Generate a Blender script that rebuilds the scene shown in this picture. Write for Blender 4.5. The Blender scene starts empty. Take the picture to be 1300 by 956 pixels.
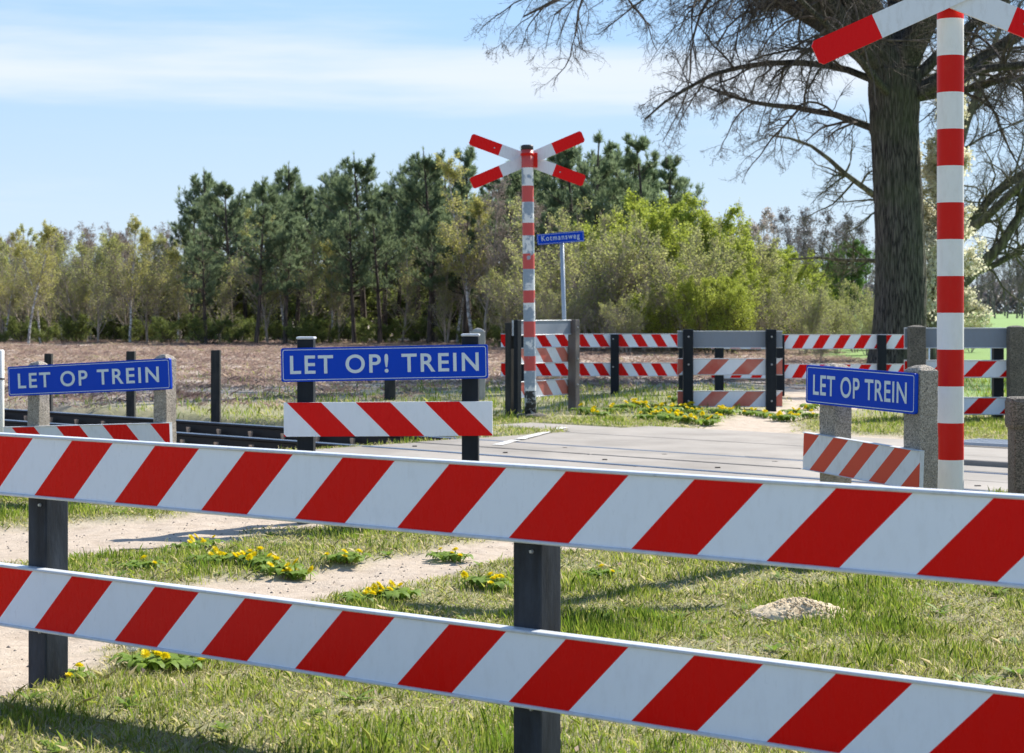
import bpy, math, random
import numpy as np
from mathutils import Vector, Matrix

# ------------------------------------------------------------------ camera, sky, sun
sc = bpy.context.scene
col = sc.collection
F = 2400.0; CX = 650.0; HZ = 395.0; CH = 1.35       # focal length in photo pixels, principal column, horizon row, eye height
cam_d = bpy.data.cameras.new('camera'); cam = bpy.data.objects.new('camera', cam_d); col.objects.link(cam)
cam.location = (0, 0, CH); cam.rotation_euler = (math.radians(90), 0, 0)
cam_d.sensor_width = 36; cam_d.lens = F / 1300 * 36
cam_d.shift_y = -(478 - HZ) / 1300
cam_d.clip_end = 6000; cam_d.clip_start = 0.1
cam_d.dof.use_dof = True; cam_d.dof.focus_distance = 8.5; cam_d.dof.aperture_fstop = 9.0
sc.camera = cam

SUN_AZ = math.radians(43); SUN_EL = math.radians(40)   # azimuth from +Y towards +X
w = bpy.data.worlds.new('World'); sc.world = w; w.use_nodes = True
nt = w.node_tree; nt.nodes.clear()
out = nt.nodes.new('ShaderNodeOutputWorld'); bg = nt.nodes.new('ShaderNodeBackground')
sky = nt.nodes.new('ShaderNodeTexSky'); sky.sky_type = 'NISHITA'; sky.sun_disc = False
sky.sun_elevation = SUN_EL; sky.sun_rotation = SUN_AZ
sky.air_density = 1.0; sky.dust_density = 0.2; sky.ozone_density = 3.0
tc = nt.nodes.new('ShaderNodeTexCoord'); sep = nt.nodes.new('ShaderNodeSeparateXYZ')
nt.links.new(tc.outputs['Generated'], sep.inputs[0])
mp = nt.nodes.new('ShaderNodeMapping'); mp.inputs['Scale'].default_value = (2.2, 2.2, 22)
mp.inputs['Location'].default_value = (0.35, 0.1, 0.4)
nt.links.new(tc.outputs['Generated'], mp.inputs['Vector'])
nz = nt.nodes.new('ShaderNodeTexNoise'); nz.inputs['Scale'].default_value = 1.6; nz.inputs['Detail'].default_value = 7; nz.inputs['Roughness'].default_value = 0.55
nt.links.new(mp.outputs[0], nz.inputs['Vector'])
def wmath(op, a, b=None, c=None):
    n = nt.nodes.new('ShaderNodeMath'); n.operation = op
    for i, v in enumerate((a, b, c)):
        if v is None: continue
        if isinstance(v, (int, float)): n.inputs[i].default_value = v
        else: nt.links.new(v, n.inputs[i])
    return n.outputs[0]
band = wmath('SUBTRACT', 1.0, wmath('MINIMUM', wmath('MULTIPLY', wmath('ABSOLUTE', wmath('SUBTRACT', sep.outputs[2], 0.123)), 45.0), 1.0))
hi = wmath('MULTIPLY', wmath('GREATER_THAN', sep.outputs[2], 0.17), -0.12)
cover = wmath('ADD', wmath('ADD', wmath('MULTIPLY', band, 0.42), hi), wmath('SUBTRACT', nz.outputs[0], 0.36))
ramp = nt.nodes.new('ShaderNodeMapRange'); ramp.interpolation_type = 'SMOOTHSTEP'
ramp.inputs['From Min'].default_value = 0.12; ramp.inputs['From Max'].default_value = 0.6
ramp.inputs['To Max'].default_value = 0.8
nt.links.new(cover, ramp.inputs['Value'])
mix = nt.nodes.new('ShaderNodeMix'); mix.data_type = 'RGBA'
nt.links.new(ramp.outputs[0], mix.inputs[0]); nt.links.new(sky.outputs[0], mix.inputs[6])
mix.inputs[7].default_value = (4.1, 4.35, 4.7, 1)
hz = nt.nodes.new('ShaderNodeMapRange'); hz.interpolation_type = 'SMOOTHSTEP'          # pale blue air near the horizon
hz.inputs['From Min'].default_value = 0.6; hz.inputs['From Max'].default_value = 0.02; hz.inputs['To Min'].default_value = 0.0; hz.inputs['To Max'].default_value = 0.96
nt.links.new(sep.outputs[2], hz.inputs['Value'])
mh_ = nt.nodes.new('ShaderNodeMix'); mh_.data_type = 'RGBA'; nt.links.new(hz.outputs[0], mh_.inputs[0]); nt.links.new(sky.outputs[0], mh_.inputs[6]); 
air = nt.nodes.new('ShaderNodeMapRange'); air.inputs['From Max'].default_value = 0.19; nt.links.new(sep.outputs[2], air.inputs['Value'])
airc = nt.nodes.new('ShaderNodeMix'); airc.data_type = 'RGBA'; nt.links.new(air.outputs[0], airc.inputs[0])
airc.inputs[6].default_value = (3.3, 3.95, 4.5, 1); airc.inputs[7].default_value = (1.45, 2.55, 4.2, 1); nt.links.new(airc.outputs[2], mh_.inputs[7])
nt.links.new(mh_.outputs[2], mix.inputs[6])
nt.links.new(mix.outputs[2], bg.inputs[0]); bg.inputs[1].default_value = 0.125
nt.links.new(bg.outputs[0], out.inputs[0])
sun_d = bpy.data.lights.new('sun', 'SUN'); sun_d.energy = 5.0; sun_d.angle = math.radians(0.53); sun_d.color = (1.0, 0.95, 0.86)
sun = bpy.data.objects.new('sun', sun_d); col.objects.link(sun)
sv = Vector((math.sin(SUN_AZ) * math.cos(SUN_EL), math.cos(SUN_AZ) * math.cos(SUN_EL), math.sin(SUN_EL)))
sun.rotation_euler = sv.to_track_quat('Z', 'Y').to_euler(); sun.location = (10, 10, 30)
vs = sc.view_settings; vs.view_transform = 'Standard'; vs.look = 'None'; vs.gamma = 1; vs.use_curve_mapping = False; vs.exposure = 0.85
sc.cycles.max_bounces = 6; sc.cycles.transparent_max_bounces = 6; sc.cycles.use_denoising = True

# ------------------------------------------------------------------ helpers
def gy(py): return CH * F / (py - HZ)                   # distance of a ground point seen at photo row py
def gx(px, Y): return (px - CX) / F * Y
def gp(px, py):
    Y = gy(py); return (gx(px, Y), Y)
def gz(py, Y): return CH - (py - HZ) / F * Y

def noise2(x, y, seed, freq):
    r = np.random.RandomState(seed); s = np.zeros_like(np.asarray(x, float)); tot = 0
    for o in range(4):
        f = freq * 2 ** o; a = 0.6 ** o
        for k in range(3):
            t = r.uniform(0, 2 * math.pi); ph = r.uniform(0, 6.28, 2)
            s = s + a * np.sin((x * math.cos(t) + y * math.sin(t)) * f + ph[0] + 1.7 * np.sin((y * math.cos(t) - x * math.sin(t)) * f * 0.7 + ph[1])) / 3
        tot += a
    return s / tot

class NB:
    def __init__(s, name):
        s.m = bpy.data.materials.new(name); s.m.use_nodes = True; s.t = s.m.node_tree
        s.p = s.t.nodes['Principled BSDF']; s.tc = s.t.nodes.new('ShaderNodeTexCoord')
    def link(s, a, b): s.t.links.new(a, b)
    def noise(s, scale, detail=4, rough=0.55, stretch=None, coord='Object'):
        n = s.t.nodes.new('ShaderNodeTexNoise'); n.inputs['Scale'].default_value = scale; n.inputs['Detail'].default_value = detail; n.inputs['Roughness'].default_value = rough
        v = s.tc.outputs[coord]
        if stretch:
            mpn = s.t.nodes.new('ShaderNodeMapping'); mpn.inputs['Scale'].default_value = stretch; s.link(v, mpn.inputs[0]); v = mpn.outputs[0]
        s.link(v, n.inputs['Vector']); return n.outputs[0]
    def voro(s, scale, stretch=None, feature='F1'):
        n = s.t.nodes.new('ShaderNodeTexVoronoi'); n.inputs['Scale'].default_value = scale; n.feature = feature
        v = s.tc.outputs['Object']
        if stretch:
            mpn = s.t.nodes.new('ShaderNodeMapping'); mpn.inputs['Scale'].default_value = stretch; s.link(v, mpn.inputs[0]); v = mpn.outputs[0]
        s.link(v, n.inputs['Vector']); return n
    def ramp(s, fac, stops):
        r = s.t.nodes.new('ShaderNodeValToRGB'); e = r.color_ramp.elements
        while len(e) < len(stops): e.new(0.5)
        for i, (p, c) in enumerate(stops):
            e[i].position = p; e[i].color = (c[0], c[1], c[2], 1) if not isinstance(c, (int, float)) else (c, c, c, 1)
        s.link(fac, r.inputs[0]); return r.outputs[0]
    def mix(s, fac, a, b, blend='MIX'):
        m = s.t.nodes.new('ShaderNodeMix'); m.data_type = 'RGBA'; m.blend_type = blend
        for i, v in ((0, fac), (6, a), (7, b)):
            if isinstance(v, (int, float)): m.inputs[i].default_value = v
            elif isinstance(v, tuple): m.inputs[i].default_value = (v[0], v[1], v[2], 1)
            else: s.link(v, m.inputs[i])
        return m.outputs[2]
    def math(s, op, a, b=0.0):
        n = s.t.nodes.new('ShaderNodeMath'); n.operation = op
        for i, v in enumerate((a, b)):
            if isinstance(v, (int, float)): n.inputs[i].default_value = v
            else: s.link(v, n.inputs[i])
        return n.outputs[0]
    def attr(s, name):
        a = s.t.nodes.new('ShaderNodeAttribute'); a.attribute_name = name; return a.outputs['Fac']
    def color(s, c):
        if isinstance(c, tuple): s.p.inputs['Base Color'].default_value = (c[0], c[1], c[2], 1)
        else: s.link(c, s.p.inputs['Base Color'])
    def bump(s, h, strength=0.4, dist=0.01):
        b = s.t.nodes.new('ShaderNodeBump'); b.inputs['Strength'].default_value = strength; b.inputs['Distance'].default_value = dist
        s.link(h, b.inputs['Height']); s.link(b.outputs[0], s.p.inputs['Normal'])
    def translucent(s, c, fac=0.4):
        tr = s.t.nodes.new('ShaderNodeBsdfTranslucent'); ms = s.t.nodes.new('ShaderNodeMixShader'); ms.inputs[0].default_value = fac
        if isinstance(c, tuple): tr.inputs[0].default_value = (c[0], c[1], c[2], 1)
        else: s.link(c, tr.inputs[0])
        o = s.t.nodes['Material Output']; s.link(s.p.outputs[0], ms.inputs[1]); s.link(tr.outputs[0], ms.inputs[2]); s.link(ms.outputs[0], o.inputs[0])

def sheet_paint(name, c, rough=0.35, dirt=0.12, dirt_c=(0.25, 0.2, 0.14), fade=None):
    b = NB(name); n1 = b.noise(3.0, 6); n2 = b.noise(28, 5, 0.7, (1, 1, 0.35))
    base = b.mix(b.math('MULTIPLY', n1, 0.25), c, tuple(v * 0.78 for v in c))
    if fade: base = b.mix(b.ramp(n1, [(0.35, 0.0), (0.65, 0.9)]), base, fade)
    base = b.mix(b.math('MULTIPLY', b.ramp(n2, [(0.5, 0.0), (0.85, 1.0)]), dirt), base, dirt_c)
    b.color(base); b.link(b.ramp(n2, [(0.3, rough * 0.8), (0.8, min(1, rough * 1.6))]), b.p.inputs['Roughness'])
    b.bump(b.noise(6, 3), 0.08, 0.01)
    return b.m

M = {}
M['white_sheet'] = sheet_paint('white_sheeting', (0.82, 0.85, 0.91), 0.3, 0.14)
M['red_sheet'] = sheet_paint('red_sheeting', (0.78, 0.003, 0.003), 0.25, 0.03, (0.3, 0.06, 0.03))
M['faded_red'] = sheet_paint('faded_red_sheeting', (0.55, 0.08, 0.05), 0.45, 0.25, (0.5, 0.4, 0.35), (0.62, 0.22, 0.16))
M['orange_red'] = sheet_paint('orange_red_sheeting', (0.68, 0.05, 0.014), 0.4)
M['grey_white'] = sheet_paint('dull_white_sheeting', (0.74, 0.75, 0.77), 0.45, 0.3)
M['rim'] = sheet_paint('aluminium_edge', (0.62, 0.64, 0.66), 0.35, 0.45, (0.2, 0.18, 0.15)); 
M['blue'] = sheet_paint('blue_enamel', (0.0, 0.052, 0.50), 0.35, 0.0)
for k_ in ('blue', 'red_sheet'): M[k_].node_tree.nodes['Principled BSDF'].inputs['Specular IOR Level'].default_value = 0.13
M['letter'] = sheet_paint('white_lettering', (0.62, 0.70, 0.74), 0.4, 0.12)
M['grey_board'] = sheet_paint('grey_board', (0.22, 0.25, 0.30), 0.5, 0.2)
M['bolt'] = sheet_paint('bolt_steel', (0.45, 0.46, 0.48), 0.35, 0.5); M['bolt'].node_tree.nodes['Principled BSDF'].inputs['Metallic'].default_value = 0.6
M['pole_white'] = sheet_paint('pole_white_paint', (0.80, 0.78, 0.72), 0.4, 0.25, (0.45, 0.38, 0.27))
M['pole_red'] = sheet_paint('pole_red_paint', (0.64, 0.012, 0.006), 0.4, 0.15, (0.35, 0.12, 0.08))
M['black'] = sheet_paint('black_coating', (0.02, 0.02, 0.022), 0.5, 0.3)

def post_mat(name, c1, c2, rough=0.6):
    b = NB(name); n = b.noise(7, 7, 0.65, (1.5, 1.5, 0.35)); n2 = b.noise(60, 5, 0.7, (1, 1, 0.3))
    c = b.mix(b.ramp(n, [(0.35, 0.0), (0.7, 1.0)]), c1, c2); c = b.mix(b.math('MULTIPLY', n2, 0.5), c, tuple(v * 0.6 for v in c1))
    b.color(c); b.p.inputs['Roughness'].default_value = rough; b.bump(n2, 0.35, 0.004); return b.m
M['dark_post'] = post_mat('recycled_dark_plastic', (0.016, 0.017, 0.021), (0.06, 0.07, 0.09), 0.6)
M['dark_post'].node_tree.nodes['Principled BSDF'].inputs['Specular IOR Level'].default_value = 0.25
M['blue_post'] = post_mat('dark_blue_plastic', (0.010, 0.013, 0.018), (0.022, 0.028, 0.036), 0.5)
M['wood_post'] = post_mat('weathered_wood', (0.03, 0.033, 0.034), (0.085, 0.08, 0.07), 0.85)
M['brown_post'] = post_mat('brown_plastic', (0.11, 0.09, 0.08), (0.2, 0.17, 0.15), 0.7)
M['pale_wood'] = post_mat('bleached_wood', (0.32, 0.31, 0.28), (0.5, 0.48, 0.44), 0.85)

for k_ in ('blue_post', 'wood_post', 'pole_red'): M[k_].node_tree.nodes['Principled BSDF'].inputs['Specular IOR Level'].default_value = 0.15
def aggregate(name, light, dark):
    b = NB(name); v = b.voro(150); n = b.noise(40, 6, 0.7)
    sepc = b.t.nodes.new('ShaderNodeSeparateColor'); b.link(v.outputs['Color'], sepc.inputs[0])
    c = b.ramp(sepc.outputs[0], [(0.0, dark), (0.35, tuple(d * 2.2 for d in dark)), (0.7, light), (1.0, tuple(min(.8, l * 1.35) for l in light))])
    c = b.mix(b.ramp(b.noise(5, 5), [(0.45, 0.0), (0.8, 0.6)]), c, tuple(d * 1.5 for d in dark)); b.color(c)
    b.p.inputs['Roughness'].default_value = 0.9
    b.bump(b.math('ADD', b.math('MULTIPLY', v.outputs['Distance'], -1.0), n), 0.9, 0.006); return b.m
M['aggregate'] = aggregate('exposed_aggregate_concrete', (0.42, 0.36, 0.29), (0.15, 0.13, 0.105))
M['aggregate_dark'] = aggregate('mossy_aggregate_concrete', (0.20, 0.175, 0.14), (0.05, 0.045, 0.035))

b = NB('deck_concrete'); n = b.noise(0.9, 8, 0.6); n2 = b.noise(14, 6, 0.75); n3 = b.noise(120, 3, 0.7)
c = b.ramp(n, [(0.3, (0.17, 0.15, 0.125)), (0.5, (0.27, 0.24, 0.205)), (0.75, (0.36, 0.32, 0.27))])
c = b.mix(b.math('MULTIPLY', b.ramp(n2, [(0.5, 0.0), (0.75, 1.0)]), 0.5), c, (0.18, 0.165, 0.15)); c = b.mix(b.math('MULTIPLY', n3, 0.3), c, (0.38, 0.34, 0.30))
c = b.mix(b.ramp(b.noise(0.5, 6, .7), [(.5, 0.0), (.68, .55)]), c, (0.15, 0.125, 0.10))
b.color(c); b.p.inputs['Roughness'].default_value = 0.85; b.bump(n3, 0.3, 0.003); M['deck'] = b.m
b = NB('rail_steel'); b.color(b.mix(b.noise(20, 5), (0.020, 0.014, 0.011), (0.05, 0.034, 0.025))); b.p.inputs['Roughness'].default_value = 0.7; M['rail'] = b.m
b = NB('rail_head_steel'); b.color((0.42, 0.42, 0.43)); b.p.inputs['Metallic'].default_value = 0.9; b.p.inputs['Roughness'].default_value = 0.28; M['rail_head'] = b.m
b = NB('sleeper_concrete'); b.color(b.mix(b.noise(9, 6), (0.14, 0.12, 0.10), (0.26, 0.22, 0.18))); b.p.inputs['Roughness'].default_value = 0.9; M['sleeper'] = b.m
b = NB('clip_steel'); b.color((0.62, 0.42, 0.28)); b.p.inputs['Roughness'].default_value = 0.4; b.p.inputs['Metallic'].default_value = 0.3; M['clip'] = b.m
b = NB('galvanised_steel'); b.color(b.mix(b.noise(30, 6), (0.33, 0.37, 0.42), (0.5, 0.54, 0.58))); b.p.inputs['Roughness'].default_value = 0.5; b.p.inputs['Metallic'].default_value = 0.25; M['galv'] = b.m
b = NB('peeling_white_paint'); n = b.noise(4.5, 7, 0.6)
b.color(b.mix(b.ramp(n, [(0.46, 0.0), (0.50, 1.0)]), (0.74, 0.74, 0.72), b.mix(b.noise(25, 6), (0.2, 0.25, 0.31), (0.36, 0.42, 0.48)))); b.p.inputs['Roughness'].default_value = 0.55; M['peel_white'] = b.m
b = NB('peeling_red_paint'); n = b.noise(6, 7, 0.6)
b.color(b.mix(b.ramp(n, [(0.60, 0.0), (0.63, 1.0)]), (0.56, 0.07, 0.06), (0.3, 0.34, 0.38))); b.p.inputs['Roughness'].default_value = 0.55; M['peel_red'] = b.m
b = NB('peeling_black_coating'); n = b.noise(9, 7, 0.7)
b.color(b.mix(b.ramp(n, [(0.50, 0.0), (0.54, 1.0)]), (0.02, 0.022, 0.025), (0.42, 0.45, 0.48))); b.p.inputs['Roughness'].default_value = 0.6; M['peel_black'] = b.m

def leaf_mat(name, stops, trans=0.45, rough=0.6):
    b = NB(name); t = b.attr('tint'); c = b.ramp(t, stops); b.color(c); b.p.inputs['Roughness'].default_value = rough
    if 'Specular IOR Level' in b.p.inputs: b.p.inputs['Specular IOR Level'].default_value = 0.25
    b.translucent(c, trans); return b.m
M['grass'] = leaf_mat('grass_blades', [(0.0, (0.13, 0.22, 0.025)), (0.35, (0.26, 0.34, 0.04)), (0.58, (0.40, 0.42, 0.09)), (0.76, (0.52, 0.47, 0.25)), (1.0, (0.64, 0.56, 0.38))], 0.5)
M['heather'] = leaf_mat('heather_sprigs', [(0.0, (0.24, 0.165, 0.15)), (0.5, (0.42, 0.31, 0.27)), (0.85, (0.56, 0.46, 0.35)), (1.0, (0.36, 0.38, 0.16))], 0.45, 0.9)
M['needles'] = leaf_mat('pine_needles', [(0.0, (0.10, 0.14, 0.07)), (0.6, (0.19, 0.25, 0.13)), (1.0, (0.32, 0.38, 0.21))], 0.55)
M['needles_green'] = leaf_mat('green_pine_needles', [(0.0, (0.07, 0.14, 0.03)), (0.6, (0.14, 0.24, 0.06)), (1.0, (0.22, 0.34, 0.1))], 0.4)
M['birch_leaf'] = leaf_mat('young_birch_leaves', [(0.0, (0.27, 0.27, 0.06)), (0.6, (0.46, 0.44, 0.13)), (1.0, (0.56, 0.54, 0.22))], 0.55)
M['olive_leaf'] = leaf_mat('olive_buds', [(0.0, (0.24, 0.27, 0.07)), (0.6, (0.41, 0.43, 0.14)), (1.0, (0.54, 0.53, 0.23))], 0.58)
M['lime_leaf'] = leaf_mat('fresh_lime_leaves', [(0.0, (0.24, 0.29, 0.03)), (0.6, (0.42, 0.48, 0.07)), (1.0, (0.56, 0.60, 0.16))], 0.5)
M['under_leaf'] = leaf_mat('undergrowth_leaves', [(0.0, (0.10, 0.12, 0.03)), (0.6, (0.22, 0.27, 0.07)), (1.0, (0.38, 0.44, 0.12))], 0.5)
M['blossom'] = leaf_mat('pale_blossom', [(0.0, (0.5, 0.47, 0.26)), (0.6, (0.72, 0.69, 0.52)), (1.0, (0.82, 0.81, 0.72))], 0.55)
M['pink_blossom'] = leaf_mat('pinkish_blossom', [(0.0, (0.34, 0.27, 0.23)), (1.0, (0.6, 0.52, 0.48))], 0.35)
M['catkin'] = leaf_mat('brown_buds', [(0.0, (0.2, 0.155, 0.125)), (1.0, (0.36, 0.29, 0.25))], 0.35)
M['dandelion_leaf'] = leaf_mat('dandelion_leaf', [(0.0, (0.15, 0.24, 0.03)), (1.0, (0.28, 0.40, 0.06))], 0.45)
M['petal'] = leaf_mat('dandelion_petals', [(0.0, (0.82, 0.62, 0.005)), (1.0, (0.9, 0.76, 0.02))], 0.3)
M['puff'] = leaf_mat('dandelion_seed_puff', [(0.0, (0.6, 0.6, 0.58)), (1.0, (0.8, 0.8, 0.78))], 0.4)

def bark(name, c1, c2, sc_=6, bumpd=0.03, moss=None, stretch=(1, 1, 0.16)):
    b = NB(name); v = b.noise(sc_, 8, 0.72, stretch); v2 = b.voro(sc_ * 1.4, stretch, 'DISTANCE_TO_EDGE')
    h = b.math('ADD', b.math('MULTIPLY', b.ramp(v2.outputs['Distance'], [(0.0, 0.0), (0.22, 1.0)]), 0.28), v)
    c = b.mix(b.ramp(h, [(0.5, 0.0), (0.88, 1.0)]), c1, c2)
    if moss: c = b.mix(b.ramp(b.noise(0.9, 4), [(0.48, 0.0), (0.68, 0.6)]), c, moss)
    b.color(c); b.p.inputs['Roughness'].default_value = 0.95; b.bump(h, 1.0, bumpd); return b.m
M['oak_bark'] = bark('oak_bark', (0.02, 0.016, 0.013), (0.16, 0.14, 0.11), 17, 0.04, (0.085, 0.095, 0.045), (1, 1, 0.10))
M['twig'] = bark('bare_twigs', (0.06, 0.045, 0.035), (0.15, 0.12, 0.10), 5, 0.01)
M['mossy_twig'] = bark('mossy_branches', (0.07, 0.06, 0.04), (0.20, 0.19, 0.11), 5, 0.01)
M['pine_bark'] = bark('pine_bark', (0.04, 0.03, 0.024), (0.13, 0.095, 0.07), 5, 0.02)
M['birch_bark'] = bark('birch_bark', (0.18, 0.16, 0.14), (0.72, 0.70, 0.66), 3, 0.01, None, (1, 1, 1.6))
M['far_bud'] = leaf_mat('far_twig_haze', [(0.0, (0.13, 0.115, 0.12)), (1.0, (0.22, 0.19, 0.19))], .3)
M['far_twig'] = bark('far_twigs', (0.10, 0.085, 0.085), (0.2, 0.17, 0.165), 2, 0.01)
M['grey_twig'] = bark('grey_twigs', (0.25, 0.21, 0.17), (0.48, 0.41, 0.34), 5, 0.01)

def tagit(o, label=None, cat=None, group=None, kind=None):
    if label: o['label'] = label
    if cat: o['category'] = cat
    if group: o['group'] = group
    if kind: o['kind'] = kind
    return o
def thing(name, label, cat, loc=(0, 0, 0), rz=0.0, group=None, tilt=0.0):
    o = bpy.data.objects.new(name, None); col.objects.link(o); o.empty_display_size = 0.2
    o.location = loc; o.rotation_euler = (0, tilt, rz); tagit(o, label, cat, group); return o
def link(name, me, parent=None, mats=()):
    for m_ in mats: me.materials.append(m_)
    o = bpy.data.objects.new(name, me); col.objects.link(o)
    if parent is not None: o.parent = parent
    return o
def dup(root, loc, rz=None, scale=None, label=None):
    r = root.copy(); col.objects.link(r); r.location = loc
    if rz is not None: r.rotation_euler = (root.rotation_euler[0], root.rotation_euler[1], rz)
    if scale is not None: r.scale = scale
    if label: r['label'] = label
    for ch in list(root.children):
        c_ = ch.copy(); col.objects.link(c_); c_.parent = r
        for g in ch.children:
            d_ = g.copy(); col.objects.link(d_); d_.parent = c_
    return r

class MB:
    def __init__(s): s.v = []; s.f = []; s.mi = []; s.smooth = []
    def add(s, vs_, fs, mi=0, smooth=False):
        n = len(s.v); s.v += [tuple(v) for v in vs_]
        for f in fs: s.f.append(tuple(i + n for i in f)); s.mi.append(mi); s.smooth.append(smooth)
    def box(s, x0, x1, y0, y1, z0, z1, mi=0, M4=None):
        vs_ = [Vector(p) for p in ((x0, y0, z0), (x1, y0, z0), (x1, y1, z0), (x0, y1, z0), (x0, y0, z1), (x1, y0, z1), (x1, y1, z1), (x0, y1, z1))]
        if M4 is not None: vs_ = [M4 @ v for v in vs_]
        s.add(vs_, [(3, 2, 1, 0), (4, 5, 6, 7), (0, 1, 5, 4), (1, 2, 6, 5), (2, 3, 7, 6), (3, 0, 4, 7)], mi)
    def prism(s, prof, x0, x1, mi=0, smooth=False):       # profile in (y,z), extruded along x
        n = len(prof); vs_ = [(x0, p[0], p[1]) for p in prof] + [(x1, p[0], p[1]) for p in prof]
        s.add(vs_, [tuple(range(n))[::-1], tuple(range(n, 2 * n))], mi)
        s.add(vs_, [(i, (i + 1) % n, n + (i + 1) % n, n + i) for i in range(n)], mi, smooth)
    def rings(s, prof, sides=24, mi=0, c=(0, 0), cap=True, smooth=True):    # list of (radius, z[, mat])
        rows = []; vs_ = []
        for r_ in prof:
            for k in range(sides):
                a = 2 * math.pi * k / sides; vs_.append((c[0] + r_[0] * math.cos(a), c[1] + r_[0] * math.sin(a), r_[1]))
        n0 = len(s.v); s.v += vs_
        for i in range(len(prof) - 1):
            m_ = prof[i][2] if len(prof[i]) > 2 else mi
            for k in range(sides):
                k2 = (k + 1) % sides
                s.f.append((n0 + i * sides + k, n0 + i * sides + k2, n0 + (i + 1) * sides + k2, n0 + (i + 1) * sides + k)); s.mi.append(m_); s.smooth.append(smooth)
        if cap:
            t_ = len(prof) - 1
            s.f.append(tuple(n0 + t_ * sides + k for k in range(sides))); s.mi.append(prof[-1][2] if len(prof[-1]) > 2 else mi); s.smooth.append(False)
            s.f.append(tuple(n0 + k for k in range(sides))[::-1]); s.mi.append(mi); s.smooth.append(False)
    def build(s, name, mats, parent=None, bevel=0.0, M4=None):
        me = bpy.data.meshes.new(name)
        v = [M4 @ Vector(p) for p in s.v] if M4 is not None else s.v
        me.from_pydata([tuple(p) for p in v], [], s.f); me.polygons.foreach_set('material_index', s.mi); me.polygons.foreach_set('use_smooth', s.smooth)
        me.update(); o = link(name, me, parent, mats)
        if bevel > 0:
            bm_ = o.modifiers.new('bevel', 'BEVEL'); bm_.width = bevel; bm_.segments = 2; bm_.limit_method = 'ANGLE'; bm_.angle_limit = math.radians(40)
        return o

def np_mesh(name, V, faces, mats, tint=None, mi=None, parent=None, smooth=False):
    """faces: list of int arrays (n,3) / (n,4)."""
    me = bpy.data.meshes.new(name); V = np.asarray(V, np.float32)
    me.vertices.add(len(V)); me.vertices.foreach_set('co', V.ravel())
    loops = np.concatenate([f.ravel() for f in faces]).astype(np.int32)
    sizes = np.concatenate([np.full(len(f), f.shape[1], np.int32) for f in faces])
    me.loops.add(len(loops)); me.loops.foreach_set('vertex_index', loops)
    me.polygons.add(len(sizes)); st = np.zeros(len(sizes), np.int32); st[1:] = np.cumsum(sizes)[:-1]
    me.polygons.foreach_set('loop_start', st)
    try: me.polygons.foreach_set('loop_total', sizes)
    except Exception: pass
    if mi is not None: me.polygons.foreach_set('material_index', np.asarray(mi, np.int32))
    if smooth: me.polygons.foreach_set('use_smooth', np.ones(len(sizes), bool))
    if tint is not None:
        a = me.attributes.new('tint', 'FLOAT', 'POINT'); a.data.foreach_set('value', np.asarray(tint, np.float32))
    me.update(calc_edges=True); me.validate()
    return link(name, me, parent, mats)

# ------------------------------------------------------------------ track frame and ground zones
TD = np.array([-0.728, 0.685]); TN = np.array([0.685, 0.728])       # along / across the railway
VN, VF = 12.80, 14.236                                               # near and far rail across positions
U0, U1 = 6.9, 14.1                                                  # deck extent along the track
def uv_of(x, y): return TD[0] * x + TD[1] * y, TN[0] * x + TN[1] * y
def xy_of(u, v): return TD[0] * u + TN[0] * v, TD[1] * u + TN[1] * v
def sstep(x, a, b_):
    t = np.clip((x - a) / (b_ - a), 0, 1); return t * t * (3 - 2 * t)
def seg_dist(x, y, pts):
    d = np.full(np.shape(x), 1e9)
    for (x0, y0, w0), (x1, y1, w1) in zip(pts[:-1], pts[1:]):
        dx, dy = x1 - x0, y1 - y0; t = np.clip(((x - x0) * dx + (y - y0) * dy) / (dx * dx + dy * dy), 0, 1)
        d = np.minimum(d, np.hypot(x - x0 - t * dx, y - y0 - t * dy) / (w0 + (w1 - w0) * t))
    return d
PATH1 = [(-3.6, 5.2, 1.0), (-2.5, 6.9, .85), (-1.95, 8.1, .7), (-1.25, 9.2, .5), (-.65, 9.95, .36), (-.05, 10.75, .36), (.45, 11.5, .4), (1.2, 13.2, .6), (1.9, 14.8, .9)]
PATH2 = [(-6, 10.0, 1.0), (-3.2, 10.9, .95), (-2.4, 11.5, .75), (-1.6, 12.6, .7), (0, 14.0, .7), (1.6, 15.2, 1.0)]
PATH3 = [(2.6, 21.6, .8), (3.2, 24, .45), (4.3, 26.5, .6), (5.0, 30, .7), (5.0, 34, .8)]
PATH4 = [(1.2, 34.8, .35), (2.6, 35.3, 1.0), (4.6, 35.6, 1.1), (6.2, 36, .6)]
PATH5 = [(4.3, 17.5, .5), (4.3, 20.3, .7), (5.0, 22.0, .7)]
def sand_of(x, y):
    n = noise2(x, y, 3, 2.2) * 0.5 + noise2(x, y, 8, 7.0) * 0.35
    s = np.zeros(np.shape(x))
    for P_ in (PATH1, PATH2, PATH3, PATH4):
        s = np.maximum(s, 1 - sstep(seg_dist(x, y, P_) + n, 0.6, 1.3))
    u, v = uv_of(x, y)
    near = (1 - sstep(np.abs(v - 17.5) + n * .4, .2, .5)) * sstep(u, 6.6, 7) * (1 - sstep(u, 13.2, 13.8)) * 0.85
    near2 = (1 - sstep(np.abs(v - 11.0) + n * .3, .5, .9)) * sstep(u, 6.6, 7) * (1 - sstep(u, 14.3, 14.8))
    return np.clip(np.maximum(s, np.maximum(near, near2)), 0, 1)
def heath_of(x, y):
    n = noise2(x, y, 11, .35) * 3.0 + noise2(x, y, 12, 1.4) * 1.2
    lim = 23.6 + np.clip(x + 9, 0, 30) * .62
    return sstep(y + n, lim, lim + 5) * (1 - sstep(x + n * .5, 7 + (y - 40) * .06, 9.5 + (y - 40) * .06))
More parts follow.
